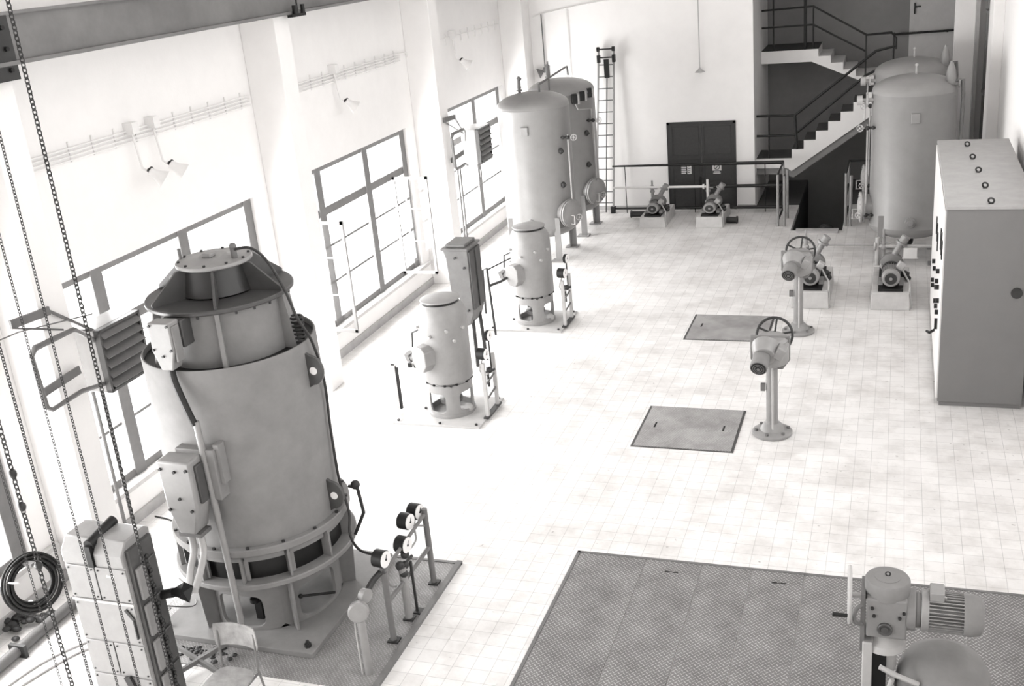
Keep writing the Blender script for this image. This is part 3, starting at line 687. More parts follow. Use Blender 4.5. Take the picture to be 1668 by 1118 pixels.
MB().lathe([(0, 3.93), (0.13, 3.93), (0.15, 3.915), (0.30, 3.905), (0.36, 3.90), (0.365, 3.89), (0.365, 3.87), (0.355, 3.86), (0.2, 3.86)], C, n=64).build('top_cover', MOTL, T)
for i in range(10): a = 2 * PI * i / 10; MB().hexb((CX + 0.33 * math.cos(a), CY + 0.33 * math.sin(a), 3.9), (0, 0, 1), 0.014, 0.018).build('cover_bolt', DARK, T)
m = MB(); m.bb(CX - 0.05, CX + 0.05, CY - 0.12, CY - 0.02, 3.93, 3.97); m.build('cover_cap', MOTL, T, 0.01)
m = MB(); m.cyl((CX + 0.25, CY - 0.02, 3.9), (CX + 0.25, CY - 0.02, 4.0), 0.03, n=12); m.sph((CX + 0.25, CY - 0.02, 4.02), 0.035); m.build('oil_cup', STEEL, T)
m = MB(); m.cyl((CX - 0.34, CY - 0.05, 3.9), (CX - 0.34, CY - 0.05, 4.0), 0.018, n=8); m.build('vent_plug', STEEL, T)
SC = [(CX + 0.26, CY - 0.03, 3.91), (CX + 0.42, CY, 3.92), (CX + 0.56, CY + 0.02, 3.80), (CX + 0.74, CY - 0.04, 3.54)]
for a_, r_, z_ in ((-5, 0.86, 3.25), (3, 0.90, 2.96), (13, 0.89, 2.5), (12, 0.88, 1.96), (9, 0.90, 1.44), (5, 0.98, 1.1), (-2, 1.02, 0.9)):
    SC.append((CX + r_ * math.cos(math.radians(a_)), CY + r_ * math.sin(math.radians(a_)), z_))
SC += [(CX + 1.2, CY - 0.2, 0.84), (CX + 1.50, CY - 0.38, 0.92)]
MB().tube(SC, 0.014, 8, 6).build('sensor_cable', DARK, T)
# perforated side louvre (spring-like) at the right shoulder
m = MB()
for i in range(7): m.torus((CX + 0.76, CY + 0.05, 2.98 + i * 0.04), (0, 0, 1), 0.06, 0.012, 14, 6)
m.build('ribbed_hose', BLACK, T)
for (ax, zc) in ((-1, 2.70), (-1, 1.34)):
    a = math.radians(ax); d = V((math.cos(a), math.sin(a), 0)); n_ = V((-d.y, d.x, 0))
    P_ = []
    for i in range(13): b = -PI / 2 + PI * i / 12; P_.append((0.89 + 0.12 * math.cos(b), zc + 0.15 * math.sin(b)))
    P_ = [(0.84, zc - 0.18)] + P_ + [(0.84, zc + 0.18)]
    L_ = MB().prism(P_, V(C) - n_ * 0.02, d, (0, 0, 1), n_ * 0.04).build('lifting_lug', MOTD, T, 0.004)
    MB().cyl(V(C) + d * 0.91 + V((0, 0, zc)) - n_ * 0.025, V(C) + d * 0.91 + V((0, 0, zc)) + n_ * 0.025, 0.04, n=20).build('lug_eye', FACE, L_)
for ax, zc in ((160, 2.9),):
    a = math.radians(ax); d = V((math.cos(a), math.sin(a), 0))
    MB().torus(V(C) + d * 0.6 + V((0, 0, 3.66)), (0, 1, 0), 0.045, 0.016, 20, 8).build('lifting_eye', MOTL, T)
MB().torus(V(C) + V((-0.47, -0.05, 3.68)), (0.3, 1, 0), 0.045, 0.016, 20, 8).build('lifting_eye', MOTL, T)
# terminal boxes
m = MB().prism([(-6.38, 3.48), (-6.15, 3.48), (-6.15, 3.20), (-6.20, 3.02), (-6.32, 3.02), (-6.38, 3.20)], (0, 7.58, 0), (1, 0, 0), (0, 0, 1), (0, 0.15, 0)); b1 = m.build('upper_terminal_box', MOTL, T, 0.012)
MB().bb(-6.36, -6.12, 7.72, 7.95, 3.20, 3.46).build('box_neck', MOTD, b1, 0.01)
MB().bb(-6.155, -6.13, 7.60, 7.70, 3.10, 3.44).build('box_cover_rim', MOT, b1, 0.006)
for p in ((-6.36, 3.45), (-6.17, 3.45), (-6.36, 3.22), (-6.17, 3.22), (-6.27, 3.16)): MB().hexb((p[0], 7.58, p[1]), (0, -1, 0), 0.013, 0.015).build('box_screw', DARK, b1)
m = MB().prism([(-6.44, 2.20), (-6.08, 2.20), (-6.08, 1.72), (-6.16, 1.44), (-6.34, 1.44), (-6.42, 1.72)], (0, 7.36, 0), (1, 0, 0), (0, 0, 1), (0, 0.22, 0)); b2 = m.build('lower_terminal_box', MOTL, T, 0.02)
MB().bb(-6.36, -5.94, 7.56, 7.72, 1.72, 2.24).build('box_neck', MOT, b2, 0.01)
MB().bb(-6.09, -6.05, 7.42, 7.53, 1.75, 2.14).build('side_rib', MOTD, b2, 0.01)
for p in ((-6.40, 2.12), (-6.12, 2.12), (-6.38, 1.7), (-6.14, 1.7), (-6.25, 1.82), (-6.25, 2.1)): MB().hexb((p[0], 7.36, p[1]), (0, -1, 0), 0.016, 0.018).build('box_screw', DARK, b2)
MB().bb(-6.37, -6.12, 7.38, 7.55, 1.40, 1.44).build('gland_plate', STEEL, b2)
for dx in (0.0, 0.11): MB().tube([(-6.30 + dx, 7.46, 1.42), (-6.29 + dx, 7.44, 1.22), (-6.22 + dx, 7.25, 1.12), (-6.05 + dx * 0.5, 6.98, 1.10)], 0.034, 12, 6).build('power_cable', STEELL, b2)
MB().tube([(-6.24, 7.62, 3.03), (-6.22, 7.60, 2.90), (-6.12, 7.56, 2.66), (-6.07, 7.56, 2.50)], 0.032, 10, 5).build('flexible_hose', RUB, b1)
MB().tube([(-6.06, 7.57, 2.53), (-6.04, 7.57, 1.6), (-6.02, 7.57, 0.4), (-6.04, 7.57, 0.25), (-6.12, 7.6, 0.10)], 0.032, 12).build('conduit_pipe', MOTL, T)
MB().bb(-5.96, -5.90, 7.60, 7.70, 1.88, 2.28).build('cleat', MOT, T)
# sight glass pipe and black drain cock on the skirt
MB().cyl((CX + 0.62, CY - 0.5, 0.42), (CX + 0.98, CY - 0.42, 0.46), 0.014, n=8).sph((CX + 0.62, CY - 0.5, 0.42), 0.025).build('drain_cock', BLACK, T)
MB().lathe([(0.2, 0.072), (0.2, 0.5), (0.12, 0.55), (0.12, 0.6)], C, n=32).build('shaft_coupling', STEELL, T)
MB().tube([(-5.28, 8.75, 1.30), (-5.18, 8.75, 1.28), (-5.15, 8.75, 1.0), (-5.27, 8.72, 0.75)], 0.018, 8).sph((-5.2, 8.75, 1.32), 0.05).build('oil_pipe', DARK, T)
m = MB(); m.bb(-6.10, -6.02, 7.93, 7.98, 0.13, 0.36); m.cyl((-6.06, 7.9, 0.36), (-6.06, 7.9, 0.40), 0.05, n=8); m.build('level_stick', BLACK, T)

for ch in T.children:
    if ch.name.split('.')[0] in ('upper_disc', 'disc_bolt', 'spider_rib', 'bearing_housing', 'top_cover', 'cover_bolt', 'cover_cap', 'oil_cup', 'vent_plug', 'lifting_eye', 'inner_casing', 'side_rib'): ch.location.z = -0.08
T.location.x += 0.05
# ------------------------------------------------------------------ gauges
def gauge(mb_par, c, r=0.09, d=0.12, ax=(1, -0.15, 0), two=False):
    c = V(c); a = V(ax).normalized()
    g = MB().cyl(c - a * d, c, r, n=28).build('gauge', BLACK, mb_par, 0.006)
    MB().cyl(c, c + a * 0.006, r * 0.93, n=28).build('dial', FACE, g)
    up = V((0, 0, 1)); MB().bar(c + a * 0.008, c + a * 0.008 + V((0, 0.02, r * 0.5)), 0.006, 0.01).cyl(c + a * 0.005, c + a * 0.012, 0.012, n=8).build('needle', BLACK, g)
t = thing('gauge_stand', 'tall frame with four large black pressure gauges beside the big motor', 'gauge stand', (-4.55, 8.5, 0.012))
MB().cyl((-4.56, 9.06, 0.012), (-4.56, 9.06, 0.92), 0.032, n=12).build('post', STEEL, t)
MB().cyl((-4.56, 8.02, 0.012), (-4.56, 8.02, 0.80), 0.032, n=12).build('post', STEEL, t)
MB().cyl((-4.56, 8.02, 0.46), (-4.56, 9.06, 0.46), 0.026, n=10).build('cross_rail', STEEL, t)
MB().cyl((-4.56, 8.02, 0.80), (-4.56, 9.06, 0.86), 0.02, n=10).build('cross_rail', STEEL, t)
MB().cyl((-4.56, 8.40, 0.012), (-4.56, 8.40, 0.62), 0.04, n=12).build('valve_column', MOTL, t)
MB().cyl((-4.52, 8.52, 0.012), (-4.52, 8.52, 0.62), 0.016, n=8).build('impulse_pipe', DARK, t)
for x, y in ((-4.56, 9.06), (-4.56, 8.02), (-4.56, 8.40), (-4.5, 8.53)): MB().bb(x - 0.05, x + 0.06, y - 0.05, y + 0.05, 0.012, 0.03).build('foot_plate', DARK, t)
for c in ((-4.60, 9.02, 0.90), (-4.60, 8.78, 0.92), (-4.52, 8.50, 0.82), (-4.52, 8.02, 0.95)): gauge(t, c, 0.088, 0.115)
m = MB()
for y, z in ((8.34, 0.68), (8.45, 0.62), (8.40, 0.55), (8.48, 0.72)): m.sph((-4.55, y, z), 0.045)
m.cyl((-4.55, 8.3, 0.66), (-4.55, 8.62, 0.62), 0.018, n=8); m.build('valve_manifold', DARK, t)
MB().tube([(-4.62, 8.5, 0.74), (-4.66, 8.3, 0.7), (-4.64, 8.25, 0.5), (-4.56, 8.36, 0.44)], 0.011, 8, 6).build('impulse_pipe', MOTL, t)
MB().tube([(-4.64, 9.0, 0.9), (-4.62, 8.9, 0.78), (-4.55, 8.75, 0.72), (-4.55, 8.5, 0.72)], 0.011, 8, 6).build('impulse_pipe', MOTL, t)
MB().tube([(-4.62, 8.80, 0.9), (-4.62, 8.95, 0.78), (-4.55, 9.06, 0.72)], 0.011, 8, 6).build('impulse_pipe', MOTL, t)
t = thing('junction_post', 'slim pale post with round junction boxes in front of the gauge frame', 'post', (-4.56, 7.44, 0))
MB().cyl((-4.58, 7.5, 0.0), (-4.58, 7.5, 0.62), 0.04, n=14).build('post', MOTL, t)
MB().lathe([(0, -0.05), (0.09, -0.05), (0.10, -0.03), (0.10, 0.03), (0.085, 0.05), (0, 0.055)], (-4.59, 7.5, 0.70), (0.4, -1, 0.2), 20).build('junction_box', MOTL, t)
MB().lathe([(0, -0.04), (0.06, -0.04), (0.07, 0.03), (0, 0.04)], (-4.60, 7.68, 0.76), (1, -0.3, 0), 16).build('junction_box', MOTL, t)
MB().tube([(-4.60, 7.70, 0.76), (-4.60, 7.85, 0.80), (-4.58, 7.98, 0.82)], 0.03, 10, 4).build('hose', DARK, t)
MB().tube([(-4.63, 7.48, 0.62), (-4.635, 7.47, 0.5), (-4.635, 7.47, 0.02)], 0.008, 6).build('thin_cable', STEELL, t)

# ------------------------------------------------------------------ two mid size pump motors
def make_pump():
    t = thing('pump_motor', 'x', 'motor', (0, 0, 0), 0, 'pale upright pump motors on floor plates')
    MB().bb(-0.72, 0.62, -0.55, 0.52, 0, 0.03).build('floor_plate', STEELL, t, 0.004)
    m = MB()
    for x, y in ((-0.66, -0.48), (0.0, -0.5), (0.55, -0.48), (0.56, 0.46), (-0.42, -0.02)): m.cyl((x, y, 0.03), (x, y, 0.055), 0.02, n=6)
    m.build('plate_bolts', DARK, t)
    wins = [(math.radians(-108 + 90 * i), math.radians(45), math.radians(27), 0.26, 0.145) for i in range(4)]
    MB().shell_win((0, 0, 0), 0.33, 0.03, 0.53, 0.025, wins).build('skirt', MOTL, t)
    MB().lathe([(0.33, 0.03), (0.345, 0.03), (0.345, 0.07), (0.33, 0.075)], n=48).build('skirt_foot', MOTL, t)
    MB().lathe([(0.09, 0.03), (0.09, 0.16), (0.16, 0.18), (0.17, 0.24), (0.08, 0.26), (0.08, 0.34), (0.13, 0.36), (0.13, 0.44), (0.05, 0.46), (0.05, 0.53)], n=32).build('coupling', STEEL, t)
    MB().cyl((0.1, -0.02, 0.1), (0.30, -0.05, 0.1), 0.05, n=12).sph((0.28, -0.05, 0.1), 0.07).build('drain_fitting', STEELL, t)
    MB().lathe([(0.30, 0.53), (0.30, 0.56), (0.35, 0.565), (0.355, 0.58), (0.355, 1.50), (0.345, 1.58), (0.31, 1.66), (0.27, 1.71), (0.20, 1.72)], n=64).build('motor_body', MOTL, t)
    m = MB()
    for i in range(12): a = 2 * PI * i / 12 + 0.2; m.cyl((0.335 * math.cos(a), 0.335 * math.sin(a), 0.53), (0.335 * math.cos(a), 0.335 * math.sin(a), 0.562), 0.02, n=6)
    m.build('joint_bolts', BLACK, t)
    MB().lathe([(0.22, 1.72), (0.26, 1.72), (0.26, 1.74), (0, 1.74)], n=40).build('fan_gap', BLACK, t)
    MB().lathe([(0, 1.745), (0.275, 1.745), (0.285, 1.755), (0.283, 1.765), (0, 1.80)], n=48).build('rain_cap', MOTL, t)
    m = MB()
    for a_, z in ((-60, 1.38), (-20, 1.38), (-100, 1.30), (-45, 1.22), (-140, 1.40)):
        a = math.radians(a_); d = V((math.cos(a), math.sin(a), 0)); m.cyl(d * 0.34 + V((0, 0, z)), d * 0.40 + V((0, 0, z)), 0.022, n=10)
    m.build('lug_stubs', STEELL, t)
    # octagonal terminal box on the front left
    a = math.radians(-118); d = V((math.cos(a), math.sin(a), 0)); s_ = V((-d.y, d.x, 0))
    m = MB(); P_ = [(-0.15, -0.08), (-0.07, -0.19), (0.07, -0.19), (0.15, -0.08), (0.15, 0.12), (0.07, 0.19), (-0.07, 0.19), (-0.15, 0.12)]
    m.prism(P_, d * 0.30 + V((0, 0, 0.98)), s_, (0, 0, 1), d * 0.20); tb = m.build('terminal_box', MOTL, t, 0.012)
    e = d * 0.42 - s_ * 0.15 + V((0, 0, 0.95))
    MB().cyl(e, e - s_ * 0.10, 0.055, n=12).cyl(e - s_ * 0.10, e - s_ * 0.2, 0.085, n=4).build('cable_entry', STEEL, tb)
    MB().bb(-0.37, -0.30, 0.1, 0.2, 1.28, 1.34).tube([(-0.33, 0.0, 1.30), (-0.50, 0.0, 1.22), (-0.52, 0.0, 1.0)], 0.014, 8).build('side_cable', DARK, t)
    return t
p1 = make_pump(); place(p1, (-6.05, 13.38, 0), 0, 'pale upright pump motor in mid floor, nearer one, next to the big drum motor')
p2 = dup(p1); place(p2, (-5.98, 17.28, 0), 0, 'pale upright pump motor farther back, just in front of the tanks')
# cable arches
t = thing('cable_bracket', 'pale square bracket arch feeding the nearer pale pump motor', 'bracket', (-6.9, 13.2, 0))
MB().bb(-6.91, -6.85, 13.27, 13.33, 0.03, 0.76).build('upright', STEELL, t)
MB().bb(-6.85, -6.82, 13.28, 13.32, 0.04, 0.70).build('inner_channel', BLACK, t)
MB().bb(-6.91, -6.45, 13.27, 13.33, 0.74, 0.79).build('arm', STEELL, t)
MB().bb(-6.62, -6.57, 13.25, 13.34, 0.72, 0.79).bb(-6.53, -6.48, 13.25, 13.34, 0.72, 0.79).build('cable_clip', BLACK, t)
t = thing('cable_bracket', 'thin dark post with arms carrying cables to the farther pale pump motor', 'bracket', (-6.5, 16.6, 0))
MB().cyl((-6.5, 16.55, 0), (-6.62, 16.75, 1.15), 0.022, n=8).build('upright', DARK, t)
MB().tube([(-6.62, 16.75, 1.15), (-6.72, 16.8, 1.1), (-6.74, 16.8, 0.3)], 0.018, 8).build('second_leg', DARK, t)
MB().cyl((-6.62, 16.75, 1.12), (-6.2, 17.3, 1.25), 0.014, n=8).build('arm', DARK, t)
MB().tube([(-6.58, 16.7, 0.85), (-6.4, 16.8, 0.90), (-6.28, 16.95, 0.95)], 0.025, 8).build('arm', DARK, t)
# gauge stands for pumps
def small_stand(x, y, label):
    t = thing('gauge_stand', label, 'gauge stand', (x, y, 0.03))
    for yy in (y - 0.22, y + 0.2): MB().bb(x - 0.025, x + 0.025, yy - 0.025, yy + 0.025, 0.03, 0.86).build('post', STEELL, t)
    for z in (0.28, 0.5): MB().cyl((x, y - 0.22, z), (x, y + 0.2, z + 0.05), 0.016, n=8).build('cross_rail', STEEL, t)
    MB().bb(x - 0.04, x + 0.04, y - 0.3, y + 0.28, 0.03, 0.05).build('foot_bar', DARK, t)
    gauge(t, (x + 0.05, y - 0.17, 0.98), 0.085, 0.13); gauge(t, (x + 0.02, y + 0.1, 1.16), 0.08, 0.05)
    MB().cyl((x, y + 0.1, 0.6), (x, y + 0.1, 1.08), 0.012, n=8).build('gauge_stem', DARK, t)
    m = MB(); m.sph((x, y + 0.02, 0.66), 0.05).cyl((x - 0.03, y + 0.02, 0.4), (x - 0.03, y + 0.02, 0.7), 0.018, n=8).cyl((x - 0.06, y + 0.02, 0.62), (x + 0.08, y + 0.02, 0.68), 0.02, n=8); m.build('valve', DARK, t)
    MB().tube([(x - 0.02, y - 0.15, 0.9), (x - 0.06, y - 0.2, 0.75), (x - 0.03, y - 0.1, 0.62), (x, y, 0.64)], 0.010, 8, 5).build('impulse_pipe', STEELL, t)
small_stand(-5.43, 13.42, 'narrow two-gauge frame on the plate of the nearer pale pump motor')
small_stand(-5.36, 17.22, 'narrow two-gauge frame on the plate of the farther pale pump motor')
# switch box on two posts
t = thing('switchgear_box', 'grey switchgear box on two posts between the two pale pump motors', 'electrical box', (-6.4, 15.2, 0))
m = MB().prism([(-6.64, 1.98), (-6.23, 1.98), (-6.23, 0.95), (-6.30, 0.75), (-6.40, 0.72), (-6.45, 1.25), (-6.57, 1.30), (-6.60, 1.85)], (0, 15.0, 0), (1, 0, 0), (0, 0, 1), (0, 0.50, 0)); m.build('box_body', STEEL, t, 0.01)
MB().bb(-6.66, -6.21, 14.96, 15.54, 1.98, 2.02).bb(-6.60, -6.27, 15.02, 15.48, 2.02, 2.07).build('lid', STEEL, t, 0.01)
MB().bb(-6.24, -6.20, 15.02, 15.48, 1.0, 1.95).bb(-6.20, -6.18, 15.23, 15.27, 1.0, 1.95).build('side_door', MOTD, t, 0.006)
MB().cyl((-6.55, 15.06, 0), (-6.55, 15.06, 1.3), 0.02, n=8).build('leg', DARK, t)
MB().cyl((-6.30, 15.12, 0.0), (-6.30, 15.12, 0.8), 0.03, n=10).build('leg', DARK, t)
MB().cyl((-6.26, 15.42, 0.0), (-6.28, 15.38, 0.85), 0.03, n=10).build('leg', DARK, t)
m = MB()
for p in ((-6.44, 14.99, 1.86), (-6.3, 14.99, 1.0), (-6.3, 14.99, 1.7)): m.hexb(p, (0, -1, 0), 0.02, 0.02)
m.build('screws', DARK, t)

# ------------------------------------------------------------------ small pumps on plinths
def make_small_pump():
    t = thing('pump_set', 'x', 'pump', (0, 0, 0), 0)
    m = MB(); m.prism([(-0.32, 0), (0.32, 0), (0.30, 0.30), (-0.30, 0.30)], (0, 0, 0), (1, 0, 0), (0, 0, 1), (0, 1.5, 0)); m.build('plinth', CONCW, t, 0.01)
    MB().bb(-0.20, 0.20, 0.08, 1.35, 0.30, 0.35).build('bed_frame', BLACK, t)
    b = MB().lathe([(0, 0.0), (0.05, 0.0), (0.05, -0.004), (0.125, 0.0), (0.145, 0.02), (0.15, 0.10), (0.15, 0.12)], (0, 0.10, 0.52), (0, 1, 0), 32).build('fan_cover', MOTL, t)
    m = MB(); m.lathe([(0, -0.006), (0.10, -0.006)], (0, 0.10, 0.52), (0, 1, 0), 32); m.build('fan_grille', DARK, b)
    MB().cyl((0, 0.085, 0.52), (0, 0.10, 0.52), 0.028, n=12).build('fan_hub', MOTL, b)
    m = MB(); m.cyl((0, 0.22, 0.52), (0, 0.56, 0.52), 0.125, n=32)
    for i in range(24):
        a = 2 * PI * i / 24; m.box((0.138 * math.cos(a), 0.39, 0.52 + 0.138 * math.sin(a)), (0.03, 0.32, 0.006), rot=Matrix.Rotation(-a, 4, 'Y'))
    m.build('motor', MOTL, t)
    for sx in (-1, 1): MB().bb(sx * 0.17 - 0.04, sx * 0.17 + 0.04, 0.28, 0.52, 0.35, 0.42).build('motor_foot', MOTL, t)
    MB().box((0.15, 0.40, 0.66), (0.11, 0.14, 0.12), rot=Matrix.Rotation(0.6, 4, 'Y')).build('terminal_box', STEELL, t, 0.01)
    MB().tube([(0.17, 0.36, 0.62), (0.24, 0.3, 0.5), (0.30, 0.2, 0.42), (0.31, 0.1, 0.3), (0.33, 0.05, 0.02)], 0.016, 8, 5).build('cable', STEELL, t)
    m = MB(); m.cyl((0, 0.56, 0.52), (0, 0.62, 0.52), 0.16, n=32); m.cyl((0, 0.62, 0.52), (0, 0.80, 0.52), 0.07, n=20); m.build('coupling', DARK, t)
    MB().torus((0, 0.72, 0.60), (0, 1, 0), 0.17, 0.018, 24, 8, 0, PI).build('guard_hoop', STEELL, t)
    m = MB(); m.lathe([(0, 0), (0.10, 0.0), (0.19, 0.05), (0.20, 0.14), (0.14, 0.2), (0.08, 0.24), (0.08, 0.34)], (0, 0.85, 0.53), (0, 1, 0), 32); m.cyl((0, 1.19, 0.53), (0, 1.22, 0.53), 0.13, n=24); m.build('pump_casing', MOT, t)
    m = MB(); m.cyl((0.02, 0.95, 0.65), (0.16, 0.95, 0.92), 0.055, n=16); m.cyl((0.15, 0.95, 0.89), (0.165, 0.95, 0.92), 0.10, n=20); m.cyl((0.165, 0.95, 0.92), (0.23, 0.95, 1.02), 0.075, n=16); m.build('outlet_bend', MOTL, t)
    m = MB(); m.cyl((-0.14, 0.98, 0.55), (-0.14, 0.98, 1.0), 0.035, n=12); m.sph((-0.14, 0.98, 0.82), 0.06); m.cyl((-0.14, 0.98, 1.0), (-0.14, 0.98, 1.14), 0.022, n=10); m.cyl((-0.20, 0.98, 0.90), (-0.02, 0.98, 0.90), 0.02, n=8); m.build('riser_valve', MOTL, t)
    m = MB(); m.sph((0.22, 0.75, 0.40), 0.07).sph((0.28, 0.65, 0.36), 0.05).cyl((0.1, 0.8, 0.4), (0.3, 0.8, 0.38), 0.04, n=10); m.build('side_valve', DARK, t)
    return t
q = make_small_pump(); place(q, (-0.03, 18.28, 0), 0, 'small motor pump on a pale plinth right beside the tall control cabinet'); q['group'] = 'motor pumps on the right'
q2 = dup(q); place(q2, (-1.34, 18.28, 0), 0, 'small motor pump on a plinth partly hidden behind the farther handwheel actuator')
q3 = dup(q); place(q3, (-3.91, 23.6, 0), 0, 'small motor pump on a plinth in front of the dark double door'); q3['group'] = 'motor pumps by the back wall'
q4 = dup(q); place(q4, (-5.20, 23.6, 0), 0, 'small motor pump on a plinth near the ladder, left of the double door'); q4['group'] = 'motor pumps by the back wall'
for o in (q3, q4): o.scale = (0.95, 0.82, 0.80)
tag(MB().cyl((-5.85, 24.4, 0.12), (-5.30, 24.4, 0.12), 0.07, n=16).cyl((-5.85, 24.4, 0.12), (-5.87, 24.4, 0.12), 0.09, n=16).build('suction_pipe', DARK), 'short thick black pipe lying left of the pump near the ladder', 'pipe')
tag(MB().cyl((-3.58, 24.0, 0.07), (-3.33, 24.0, 0.07), 0.07, n=16).cyl((-3.36, 24.0, 0.07), (-3.33, 24.0, 0.07), 0.09, n=16).build('suction_pipe', DARK), 'short black pipe stub right of the pump by the double door', 'pipe')
t = thing('discharge_pipe', 'long white horizontal pipe from the tank manway to the rear pumps', 'pipe', (-5.2, 24.37, 0.76))
MB().cyl((-6.25, 24.37, 0.76), (-4.08, 24.37, 0.76), 0.028, n=12).build('pipe', WHITEP, t)
MB().cyl((-4.05, 24.37, 0.5), (-4.05, 24.37, 0.92), 0.028, n=12).cyl((-4.16, 24.37, 0.76), (-4.12, 24.37, 0.76), 0.06, n=12).build('tee', WHITEP, t)
t = thing('discharge_pipe', 'pale horizontal pipe running from the right pump behind the control cabinet', 'pipe', (0.2, 19.3, 0.8))
MB().cyl((-0.27, 19.25, 0.84), (0.95, 19.25, 0.84), 0.032, n=12).build('pipe', STEELL, t)
MB().cyl((-0.27, 19.25, 0.5), (-0.27, 19.25, 1.0), 0.035, n=12).cyl((-0.33, 19.25, 0.84), (-0.30, 19.25, 0.84), 0.08, n=14).build('tee', STEELL, t)
MB().cyl((-1.2, 19.27, 0.85), (-0.3, 19.27, 0.85), 0.008, n=6).build('thin_pipe', STEEL, t)
tag(MB().bb(0.16, 0.38, 19.1, 19.16, 0.66, 0.84).bb(0.14, 0.40, 19.16, 19.2, 0.64, 0.66).build('valve_label_plate', SIGNM), 'small white plate hanging from the pipe right of the pump', 'plate')

# ------------------------------------------------------------------ handwheel actuators
def make_head(t, M, big=1.0):
    """gear head local: origin centre, motor axis -Y, wheel at +Y side; M maps to thing space"""
    def xf(mb): bmesh.ops.transform(mb.bm, matrix=M, verts=mb.bm.verts); return mb
    return xf
def make_actuator():
    t = thing('valve_actuator', 'x', 'valve actuator', (0, 0, 0), 0, 'handwheel valve actuators on floor columns')
    MB().lathe([(0, 0), (0.25, 0), (0.26, 0.01), (0.26, 0.035), (0.24, 0.05), (0.16, 0.065), (0.12, 0.14), (0.085, 0.16), (0.078, 0.2)], n=40).build('base_flange', MOTL, t)
    for i in range(6): a = 2 * PI * i / 6 + 0.3; MB().cyl((0.21 * math.cos(a), 0.21 * math.sin(a), 0.04), (0.21 * math.cos(a), 0.21 * math.sin(a), 0.08), 0.024, n=6).build('flange_nut', STEEL, t)
    MB().cyl((0, 0, 0.12), (0, 0, 1.0), 0.075, n=28).build('column', MOTL, t)
    MB().cyl((0.02, -0.12, 0.0), (0.02, -0.12, 0.95), 0.016, n=10).tube([(0.02, -0.12, 0.95), (0.03, -0.14, 1.02), (0.12, -0.16, 1.1), (0.14, -0.12, 1.25)], 0.013, 8, 5).build('conduit', STEELL, t)
    MB().bb(-0.14, -0.08, -0.05, 0.0, 0.62, 0.72).build('tag_plate', STEEL, t)
    m = MB(); m.lathe([(0.09, 0.96), (0.13, 0.98), (0.20, 1.02), (0.22, 1.06), (0.22, 1.28), (0.20, 1.31), (0, 1.32)], n=36); m.build('gearbox', MOTL, t)
    m = MB(); m.prism([(-0.27, 0.22), (0.23, 0.22), (0.23, -0.10), (0.14, -0.23), (-0.16, -0.23), (-0.27, -0.10)], (0, -0.01, 1.15), (1, 0, 0), (0, 0, 1), (0, 0.05, 0)); m.build('mounting_plate', MOT, t, 0.008)
    m = MB(); m.cyl((-0.06, -0.12, 1.28), (-0.06, -0.30, 1.20), 0.18, 0.14, n=32); m.build('gear_case', MOTL, t, 0.01)
    m = MB(); m.cyl((-0.09, -0.28, 1.20), (-0.11, -0.50, 1.12), 0.11, n=32)
    d = (V((-0.11, -0.50, 1.12)) - V((-0.09, -0.28, 1.20))).normalized()
    m.build('motor', MOT, t, 0.01)
    e = V((-0.11, -0.50, 1.12)); MB().cyl(e, e + d * 0.01, 0.095, n=28).build('fan_grille', BLACK, t)
    m = MB(); m.cyl(e, e + d * 0.02, 0.02, n=10); 
    for r_ in (0.045, 0.07): m.torus(e + d * 0.012, d, r_, 0.004, 24, 6)
    m.build('grille_rings', STEEL, t)
    MB().box((0.13, -0.22, 1.24), (0.12, 0.2, 0.16), rot=Matrix.Rotation(0.5, 4, 'Y')).build('terminal_box', MOTL, t, 0.015)
    m = MB(); handwheel(m, (0.02, 0.16, 1.33), (0.15, -1, 0.45), 0.225, 0.018, 5, 0.05); m.cyl((0.02, 0.02, 1.28), (0.02, 0.16, 1.33), 0.035, n=12); m.build('handwheel', DARK, t)
    MB().lathe([(0.21, 0), (0.21, 0.02), (0.17, 0.05), (0, 0.055)], (0.0, 0.02, 1.31), (0, -0.1, 1), 32).build('gear_cover', MOTL, t)
    return t
a1 = make_actuator(); place(a1, (-1.44, 13.27, 0), 0, 'column valve actuator with handwheel nearer the camera, right of the near floor hatch')
a2 = dup(a1); place(a2, (-1.43, 17.12, 0), 0, 'column valve actuator with handwheel farther back, in front of the left plinth pump')

# near right machine
t = thing('valve_actuator', 'big ribbed-motor valve actuator with edge-on handwheel at the lower right corner', 'valve actuator', (0.1, 7.95, 0), 0)
m = MB(); m.bb(-0.115, 0.195, 7.80, 8.12, 0.86, 1.22); m.build('gearbox', MOT, t, 0.015)
MB().lathe([(0.17, 0), (0.175, 0.02), (0.175, 0.12), (0.165, 0.135), (0.10, 0.145), (0.10, 0.15), (0, 0.155)], (0.04, 7.96, 1.20), (0, 0, 1), 48).build('cover', MOT, t)
MB().torus((0.04, 7.96, 1.37), (0, 1, 0), 0.018, 0.006, 14, 6).build('eye_bolt', DARK, t)
for p in ((-0.07, 1.17), (-0.055, 1.10), (0.14, 1.10), (0.17, 1.15)): MB().cyl((p[0], 7.80, p[1] - 0.03), (p[0], 7.785, p[1] - 0.03), 0.014, n=10).build('plug', DARK, t)
MB().lathe([(0.058, 0), (0.058, 0.02), (0.05, 0.025), (0.03, 0.02), (0.03, 0.03), (0, 0.032)], (0.03, 7.80, 0.955), (0, -1, 0), 28).build('sight_glass', MOTD, t)
MB().cyl((0.19, 7.96, 1.06), (0.26, 7.96, 1.06), 0.17, n=36).cyl((0.26, 7.96, 1.06), (0.30, 7.96, 1.06), 0.14, n=36).build('adapter', MOT, t, 0.006)
MB().cyl((0.30, 7.96, 1.06), (0.36, 7.96, 1.06), 0.165, n=36).build('motor_flange', MOTL, t, 0.006)
